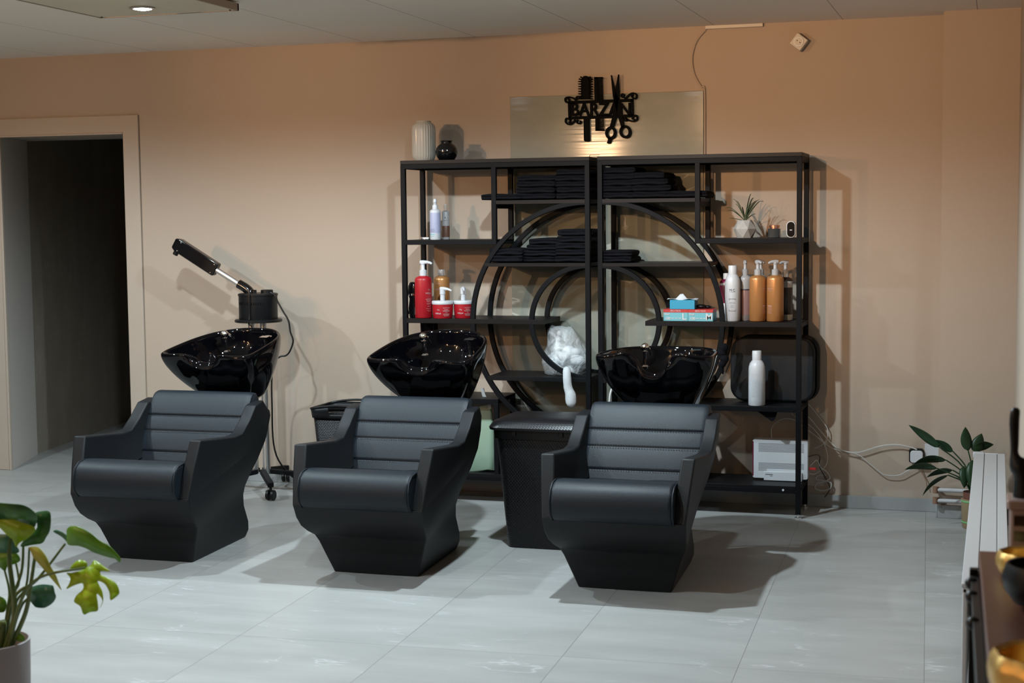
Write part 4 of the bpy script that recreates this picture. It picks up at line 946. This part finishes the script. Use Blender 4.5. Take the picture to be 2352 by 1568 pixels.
for pts in ([(590, 700), (520, 640), (440, 625), (385, 650), (400, 710), (450, 700), (450, 660), (420, 650)], [(640, 640), (600, 615), (575, 640), (600, 660)],
            [(1400, 665), (1480, 590), (1545, 560), (1600, 590), (1590, 650), (1540, 640), (1520, 600), (1550, 590)], [(1400, 600), (1370, 575), (1340, 600), (1370, 630), (1390, 610)],
            [(560, 1010), (500, 1070), (440, 1090), (390, 1050), (400, 990), (450, 1000), (470, 1040), (440, 1060)], [(600, 1010), (580, 1050), (610, 1075), (650, 1060), (640, 1030)],
            [(1390, 965), (1470, 1020), (1550, 1035), (1610, 1000), (1600, 940), (1550, 950), (1530, 990), (1560, 1005)], [(1380, 990), (1400, 1025), (1440, 1020), (1430, 990)]): sgt(bm, pts, .0042)
split_obj('scroll', bm, 'signblack', t)
yo = .0012; bm = NB()
body = [(655, 660)]
sgp(bm, [(665, 660), (665, 330), (690, 295), (740, 285), (790, 295), (812, 330), (812, 660)]); hb_ = NB(); sgp(hb_, [(702, 985), (797, 985), (800, 1360), (780, 1385), (725, 1385), (705, 1360)])
for k in range(8):
    v = 345 + k * 42
    sgp(bm, [(680, v), (612, v + 6), (612, v + 20), (680, v + 26)]); sgp(bm, [(800, v), (852, v + 6), (852, v + 20), (800, v + 26)])
for a in range(-3, 4):
    th = math.radians(a * 24 - 90); c0, c1 = (738 + 55 * math.cos(th), 345 + 55 * math.sin(th)), (738 + (118 if abs(a) > 1 else 85) * math.cos(th), 345 + (100 if abs(a) > 1 else 82) * math.sin(th)); q = (-math.sin(th) * 12, math.cos(th) * 12)
    sgp(bm, [(c0[0] + q[0], c0[1] + q[1]), (c0[0] - q[0], c0[1] - q[1]), (c1[0] - q[0], c1[1] - q[1]), (c1[0] + q[0], c1[1] + q[1])])
bo_ = obj('brush', bm, 'signblack', t); obj('handle', hb_, 'signblack', bo_)
yo = .0018; bm = NB(); sgp(bm, [(888, 285), (950, 285), (957, 690), (893, 690)]); b2_ = NB(); sgp(b2_, [(903, 975), (960, 975), (962, 1200), (905, 1200)]); sgp(bm, [(888, 285), (1030, 285), (1032, 315), (888, 315)]); sgp(b2_, [(905, 1175), (1048, 1175), (1050, 1200), (905, 1200)])
for k in range(54):
    v = 322 + k * 16
    if 690 < v < 975: continue
    sgp(bm if v < 800 else b2_, [(945, v), (1030 + k * .35, v), (1030 + k * .35, v + 9), (945, v + 9)])
co_ = obj('comb', bm, 'signblack', t); obj('comb_end', b2_, 'signblack', co_)
bm = NB(); yo = .0024
sgp(bm, [(1172, 255), (1186, 255), (1250, 520), (1330, 720), (1395, 1145), (1350, 1160), (1290, 960), (1205, 620)])
sgp(bm, [(1295, 245), (1310, 245), (1310, 640), (1260, 980), (1215, 1130), (1150, 1130), (1195, 960), (1225, 700), (1255, 460)])
def ringp(cu, cv, ru, rv, w_, tilt=0):
    pts = []
    for k in range(29): a = 2 * PI * k / 28; u, v = ru * math.cos(a), rv * math.sin(a); pts.append((cu + u * math.cos(tilt) - v * math.sin(tilt), cv + u * math.sin(tilt) + v * math.cos(tilt)))
    pa = [sg(*p) for p in pts]; sq_tube(bm, [(p[0], (ys0 + ys1) / 2 - yo, p[1]) for p in pa], w_, (ys1 - ys0) / 2, (0, 1, 0))
ringp(1163, 1235, 72, 90, .0065, .12); ringp(1410, 1215, 78, 92, .0065, -.15)
sgp(bm, [(1120, 1315), (1175, 1320), (1165, 1380), (1135, 1425), (1095, 1410), (1115, 1370)])
obj('scissors', bm, 'signblack', t)
bm = NB(); [tube(bm, [(x, ys1, z), (x, -.008, z)], .006, 8) for x, z in (sg(500, 720), sg(1480, 690), sg(760, 980), sg(1300, 940))]; split_obj('standoff', bm, 'signblack', t)

# ------------------------------------------------------------------ sockets, trunking on the wall
t = thing('wall_socket', 'white surface socket mounted diamond-wise high on the wall', 'socket', (-.966, 0, 2.363)); t.rotation_euler = (0, math.radians(38), 0)
bm = NB(); box(bm, -.034, .034, -.052, 0, -.034, .034); obj('housing', bm, 'socketw', t, bevel=.004)
bm = NB(); tube(bm, [(0, -.0525, 0), (0, -.0560, 0)], .026, 24); sk = obj('insert', bm, 'white', t, bevel=.001)
bm = NB(); tube(bm, [(0, -.0562, 0), (0, -.0566, 0)], .0195, 24); obj('well', bm, 'socketw', sk)
bm = NB(); [tube(bm, [(x, -.0566, 0), (x, -.0575, 0)], .003, 8) for x in (-.009, .009)]; split_obj('contact', bm, 'black', sk)
bm = NB(); box(bm, -1.445, -1.150, -.018, 0, H - .018, H); o = obj('cable_trunking', bm, 'socketw', None, bevel=.002); tag(o, 'short beige cable trunking strip where the wall meets the ceiling', 'trunking')
bm = NB(); tube(bm, smooth_path([(-1.443, -.006, 2.449), (-1.492, -.006, 2.392), (-1.515, -.006, 2.31), (-1.504, -.006, 2.226), (-1.468, -.006, 2.16), (-1.45, -.006, 2.14), (-1.448, -.006, 1.9), (-1.448, -.006, 1.7)], 8), .0045, 8)
o = obj('painted_cable', bm, 'wall', None); tag(o, 'wall-coloured cable curving down from the ceiling strip to the stone slab', 'cable')
t = thing('power_adapter', 'white plug adapter in a black frame on the wall beside the plant', 'adapter', (-.374, 0, .285))
bm = NB(); prism(bm, rrect(-.035, .035, -.036, .036, .012), -.03, 0); obj('frame', bm, 'black', t, bevel=.002)
bm = NB(); prism(bm, rrect(-.028, .034, -.032, .028, .014), -.055, -.03); obj('plug', bm, 'white', t, bevel=.003)
t = thing('socket_plate', 'white double socket plate on the wall half hidden by leaves', 'socket', (-.298, 0, .300))
bm = NB(); prism(bm, rrect(-.036, .034, -.04, .045, .004), -.012, 0); obj('plate', bm, 'white', t, bevel=.001)
cable('thin dark cable hanging below the black framed adapter', [(-.36, -.02, .25), (-.345, -.02, .20), (-.325, -.02, .16), (-.32, -.02, .12)], .0025, 'pipecu')
# radiator with its pipes
t = thing('radiator', 'white low radiator with grooved top along the right wall', 'radiator', (0, 0, 0))
bm = NB(); box(bm, -.085, -.070, -3.25, -.62, .06, .385); box(bm, .030, .045, -3.25, -.62, .06, .385); split_obj('panel', bm, 'paintwhite', t, bevel=.004)
bm = NB(); box(bm, -.088, -.0425, -3.25, -.60, .385, .398); box(bm, -.0405, .0125, -3.25, -.60, .385, .3965); box(bm, .0145, .048, -3.25, -.60, .385, .398); box(bm, -.088, .048, -.61, -.60, .06, .398); box(bm, -.085, .045, -3.25, -.62, .37, .384); obj('top_grille', bm, 'paintwhite', t, bevel=.002)
bm = NB(); box(bm, -.093, -.045, -.615, -.575, .375, .400); obj('end_cap', bm, 'paintwhite', t, bevel=.003)
bm = NB(); box(bm, -.098, -.075, -1.30, -1.22, .20, .27); box(bm, .045, RW, -1.3, -1.22, .2, .27); box(bm, .045, RW, -2.8, -2.72, .2, .27); split_obj('bracket', bm, 'socketw', t, bevel=.002)
for z in (.092, .145):
    bm = NB(); tube(bm, [(-.272, -.20, z), (-.02, -.20, z), (-.02, -.62, z)] if 0 else smooth_path([(-.272, -.19, z), (-.10, -.19, z), (-.03, -.20, z), (-.01, -.26, z), (-.01, -.62, z)], 5), .010, 10); obj('pipe', bm, 'paintwhite', t)
    bm = NB(); tube(bm, [(-.272, -.19, z), (-.262, -.155, z)], .012, 10); lathe(bm, [(.014, z - .016), (.014, z + .016)], (-.272, -.19, 0), 12); obj('valve', bm, 'pipecu', t)

# ------------------------------------------------------------------ leaves
def blade(bm, a, b, wd, side, droop=.12, fold=.25, nseg=10, shape=None):
    """leaf blade from a to b, side = width direction"""
    a, b = Vector(a), Vector(b); d = b - a; side = Vector(side); side = (side - d * side.dot(d) / d.length_squared).normalized(); nr = d.cross(side).normalized(); rows = []
    if nr.z < 0: nr = -nr
    L_ = d.length
    for k in range(nseg + 1):
        q = k / nseg; w_ = wd * ((math.sin(PI * q ** .75)) ** .8 if 0 < q < 1 else .02) if shape is None else wd * shape(q)
        c = a + d * q + nr * (droop * L_ * 4 * q * (1 - q)); rows.append([c - side * w_ + nr * fold * w_, c - side * w_ * .5 + nr * fold * w_ * .35, c, c + side * w_ * .5 + nr * fold * w_ * .35, c + side * w_ + nr * fold * w_])
    loft(bm, rows, cap=False, closed=False)
# peace lily in the right corner
t = thing('peace_lily', 'dark green leafy plant in a wrapped pot beside the radiator in the right corner', 'plant', (-.088, -.37, 0))
bm = NB(); lathe(bm, [(.050, 0), (.054, .005), (.060, .14), (.058, .142), (.05, .142), (.05, .02)]); obj('pot_cover', bm, 'craft', t, smooth=40)
bm = NB(); lathe(bm, [(.0562, .028), (.0575, .029), (.0578, .034), (.0565, .035)]); lathe(bm, [(.0605, .128), (.0612, .129), (.0612, .135), (.0605, .136)]); split_obj('green_stripe', bm, 'greenband', t)
bm = NB(); lathe(bm, [(.046, .10), (.052, .175), (.049, .175), (.044, .165)]); obj('inner_pot', bm, 'terracotta', t, smooth=40)
bm = NB(); lathe(bm, [(.045, .15), (.044, .166), (.01, .168)]); obj('soil', bm, 'soil', t)
LV = [((-.20, -.02, .40), (-.30, -.02, .485), .030, .10), ((-.17, -.03, .285), (-.32, -.04, .275), .027, .18), ((-.13, -.02, .325), (-.285, -.03, .295), .030, .2), ((-.12, -.03, .255), (-.235, -.05, .155), .024, .15),
      ((-.10, .0, .275), (-.22, 0, .235), .024, .15), ((-.03, 0, .37), (-.045, .0, .485), .034, -.05), ((.0, .03, .38), (.085, .03, .40), .036, .15), ((-.01, -.03, .33), (-.01, -.06, .19), .040, .1),
      ((.02, -.02, .32), (.07, -.06, .22), .035, .1), ((-.05, -.03, .30), (-.045, -.06, .20), .03, .1), ((.0, .02, .36), (.03, .04, .45), .04, .05), ((-.10, .03, .36), (-.19, .05, .41), .03, .1)]
LV[0] = ((-.16, -.02, .385), (-.305, -.02, .488), .034, .06)
for a, b, wd, dr in LV:
    bm = NB(); tube(bm, smooth_path([(random.uniform(-.02, .02), random.uniform(-.02, .02), .165), (a[0] * .35, a[1] * .5, .165 + (a[2] - .165) * .6), a], 5), .0028, 6)
    wd *= .78; blade(bm, a, b, wd, (.25, -.5, .8) if abs(b[0] - a[0]) > abs(b[2] - a[2]) else (.95, .3, 0), dr, -.3); obj('leaf', bm, 'leafdark', t, solid=.001)

# monstera, left foreground ; sketch units -> plane through the plant
t = thing('monstera_plant', 'green monstera in a mauve-grey pot in the left foreground', 'plant', (-2.665, -4.40, 0))
def mo(u, v, dy=0):   # returns local coordinates
    px, py = u * .2857, 1120 + v * .2857; x = -2.551 + (px - 55) * .001424 + dy * -.34; z = .292 + (1520 - py) * .001232 + (px - 55) * .0 - dy * .205
    return Vector((x + 2.665, dy, z))
bm = NB(); lathe(bm, [(.100, 0), (.105, .006), (.113, .335), (.114, .345), (.108, .346), (.105, .33), (.105, .26)], n=48); obj('pot', bm, 'potgrey', t, smooth=50)
bm = NB(); lathe(bm, [(.106, .24), (.105, .305), (.05, .315), (.01, .318)], n=32); obj('soil', bm, 'soil', t)
def mleaf(outline, m, mid, dys, fold=.0, name='leaf'):
    """leaf from an outline traced in sketch units; depth varies over the blade, so it bends in space"""
    bm = NB(); pts = smooth_path([(u, v, 0) for u, v in outline], 4, True)
    c = Vector((sum(p.x for p in pts) / len(pts), sum(p.y for p in pts) / len(pts), 0)) if mid is None else Vector((*mid, 0))
    y0, gu, gv, cup = dys
    def P(p):
        du, dv = (p.x - c.x) / 300, (p.y - c.y) / 300
        return mo(p.x, p.y, y0 + gu * du + gv * dv + cup * (du * du + dv * dv))
    vs = [bm.verts.new(P(p)) for p in pts]
    es = [bm.edges.new((vs[i], vs[(i + 1) % len(vs)])) for i in range(len(vs))]
    bmesh.ops.triangle_fill(bm, edges=es, use_beauty=True)
    o = obj(name, bm, m, t, solid=.0016, smooth=60); return o
stems = [((60, 1300), (150, 1000), (135, 600), (150, 420), -.03, .009), ((100, 1280), (230, 1000), (290, 750), (325, 555), -.02, .0075), ((30, 1330), (120, 900), (300, 740), (530, 440), .02, .006), ((90, 1300), (220, 900), (400, 700), (740, 605), -.06, .0055),
         ((20, 1320), (60, 1000), (70, 850), (38, 680), .03, .005), ((40, 1300), (80, 900), (130, 780), (100, 560), .05, .005), ((60, 1300), (110, 950), (180, 800), (215, 490), .06, .005), ((30, 1310), (60, 1000), (160, 700), (185, 480), .04, .006), ((10, 1320), (50, 1100), (20, 1130), (0, 1080), -.02, .012), ((90, 1260), (130, 1100), (190, 950), (240, 890), .0, .006)]
for p in stems:
    bm = NB(); pa = smooth_path([mo(*p[0], p[4] * .3), mo(*p[1], p[4] * .6), mo(*p[2], p[4]), mo(*p[3], p[4])], 6); n_ = len(pa); tube(bm, pa, [p[5] * (1 - .45 * k / (n_ - 1)) for k in range(n_)], 8); obj('stem', bm, 'stem', t, smooth=60)
mleaf([(-260, 200), (-100, 130), (60, 140), (200, 145), (280, 150), (330, 180), (355, 240), (300, 330), (230, 350), (150, 310), (60, 340), (-60, 320), (-200, 300)], 'mon_dark', (100, 200), (-.05, .01, .10, .012))
mleaf([(45, 300), (120, 260), (250, 290), (325, 320), (310, 370), (250, 420), (200, 450), (170, 485), (150, 430), (100, 380)], 'mon_lime', (160, 330), (-.02, .01, .02, .01))
mleaf([(300, 220), (360, 190), (418, 200), (414, 330), (380, 400), (350, 445), (280, 462), (185, 480), (240, 400), (320, 320)], 'mon_dark', (350, 300), (.02, .02, .0, .01))
mleaf([(-200, 420), (-60, 400), (60, 390), (115, 395), (135, 450), (165, 520), (110, 545), (0, 550), (-150, 540)], 'mon_blue', (0, 450), (.01, .0, .05, .01))
mleaf([(-120, 545), (0, 545), (130, 535), (165, 590), (130, 620), (60, 650), (35, 690), (-20, 650), (-120, 600)], 'mon_mid', (20, 600), (.03, .0, .02, .01))
mleaf([(535, 445), (535, 370), (545, 320), (590, 295), (660, 305), (740, 350), (800, 400), (860, 430), (905, 480), (940, 530), (925, 560), (900, 535), (850, 525), (740, 495), (690, 470), (620, 450)], 'mon_mid', (640, 400), (.03, -.02, .04, .008))
mleaf([(420, 350), (445, 335), (490, 350), (540, 390), (545, 440), (525, 430), (480, 385)], 'mon_blue', (490, 385), (.05, .0, .02, .01))
mleaf([(740, 605), (700, 630), (640, 650), (600, 655), (630, 690), (625, 730), (605, 775), (660, 745), (720, 725), (725, 770), (680, 820), (665, 870), (710, 900), (735, 960), (780, 940), (835, 925), (835, 870), (825, 800), (850, 815), (868, 850), (850, 905), (872, 850), (865, 780), (840, 730), (830, 700), (880, 720), (915, 780), (925, 840), (975, 800), (985, 770), (960, 710), (900, 670), (850, 650), (850, 625), (915, 622), (870, 590), (830, 560), (795, 545), (780, 575), (750, 600), (745, 570), (720, 550), (680, 552), (640, 590), (625, 625), (680, 618)], 'mon_lime', (780, 700), (-.06, .015, -.03, .006))
mleaf([(295, 478), (350, 470), (385, 490), (425, 550), (450, 620), (480, 680), (495, 740), (508, 800), (480, 760), (430, 690), (380, 620), (330, 560), (310, 510)], 'mon_yel', (390, 600), (-.03, .02, .01, .02))
mleaf([(255, 965), (230, 940), (175, 860), (200, 820), (270, 790), (330, 775), (405, 775), (420, 790), (425, 830), (432, 870), (400, 920), (340, 960), (300, 968)], 'mon_blue', (330, 860), (.04, -.02, .02, .01))
mleaf([(-80, 900), (10, 895), (50, 930), (45, 990), (20, 1020), (-60, 1010)], 'mon_mid', (0, 950), (.02, 0, 0, .01))
mleaf([(145, 1220), (150, 1180), (180, 1168), (212, 1195), (210, 1225), (180, 1232)], 'mon_mid', (180, 1200), (-.01, 0, 0, .02))

# ------------------------------------------------------------------ right foreground table and what stands on it
t = thing('side_table', 'red-brown wooden table top on a black frame in the right foreground', 'table', (0, 0, 0))
bm = NB(); prism(bm, [(-.030, -4.43), (.60, -4.41), (.60, -6.2), (.020, -6.2)], .725, .75, 'z'); obj('table_top', bm, 'wood', t, bevel=.003)
bm = NB(); sq_tube(bm, [(-.036, -4.50, .70), (.008, -6.15, .70)], .010, .012, (0, 0, 1)); sq_tube(bm, [(-.036, -4.50, .42), (.008, -6.15, .42)], .010, .012, (0, 0, 1)); box(bm, -.03, .56, -4.52, -4.49, .69, .725); split_obj('frame', bm, 'black', t, bevel=.002)
for x, y in ((-.036, -4.50), (.56, -4.50), (.008, -6.15), (.56, -6.15)):
    bm = NB(); box(bm, x - .012, x + .012, y - .012, y + .012, 0, .725); obj('leg', bm, 'black', t, bevel=.002)
bm = NB(); [ball(bm, (-.044 + (-4.52 - y) * .026, y, .705), .014) for y in (-4.56, -4.68, -4.90)]; split_obj('knob', bm, 'black', t)
def gold_basket(x, y, r, h, label):
    t = thing('gold_bowl', label, 'bowl', (x, y, .751), 0, 'gold bowls'); bm = NB(); n = 36; rings = []
    for z, k in ((0, .72), (.1, .9), (.35, 1.0), (.6, 1.02), (.85, .98), (1, .9), (.93, .82), (.5, .86), (.15, .6)):
        rings.append([(r * k * (1 + .035 * math.sin(9 * a)) * math.cos(a), r * k * (1 + .035 * math.sin(9 * a)) * math.sin(a), h * z) for a in [2 * PI * i / n for i in range(n)]])
    loft(bm, rings); obj('body', bm, 'brass', t, smooth=50)
gold_basket(.070, -4.655, .062, .050, 'gold crumpled-foil bowl farther along the brown table'); gold_basket(.085, -5.52, .088, .075, 'gold crumpled-foil bowl nearest the camera on the brown table')
t = thing('black_bowl', 'round matt black bowl between the two gold bowls', 'bowl', (.095, -4.93, .751)); bm = NB(); lathe(bm, [(.03, 0), (.055, .01), (.074, .035), (.078, .06), (.07, .085), (.064, .085), (.066, .06), (.04, .02)]); obj('body', bm, 'black', t, smooth=60)
t = thing('organizer', 'pale pink clear box filled with dark combs on the brown table', 'organizer', (.095, -4.49, .751))
bm = NB(); prism(bm, rrect(-.062, .062, -.045, .045, .01), 0, .115, 'z'); prism(bm, rrect(-.068, .068, -.05, .05, .01), .115, .135, 'z'); obj('box', bm, 'pinkclear', t, bevel=.003)
bm = NB(); [box(bm, -.052, .055, -.0475, -.040, .012 + k * .034, .034 + k * .034) for k in range(3)]; split_obj('comb', bm, 'darkbrown', t)
t = thing('paddle_brush', 'black hairbrush standing upright out of the pink box', 'brush', (.062, -4.49, .886))
bm = NB(); tube(bm, smooth_path([(0, 0, 0), (.0, 0, .05), (-.018, 0, .085), (-.02, 0, .12), (-.021, 0, .17), (-.018, 0, .195)], 4), [.022] * 7 + [.018, .012, .009, .008, .0085, .009, .0095, .010, .0105, .0105, .0105, .010, .009, .005], 12); obj('handle', bm, 'black', t)
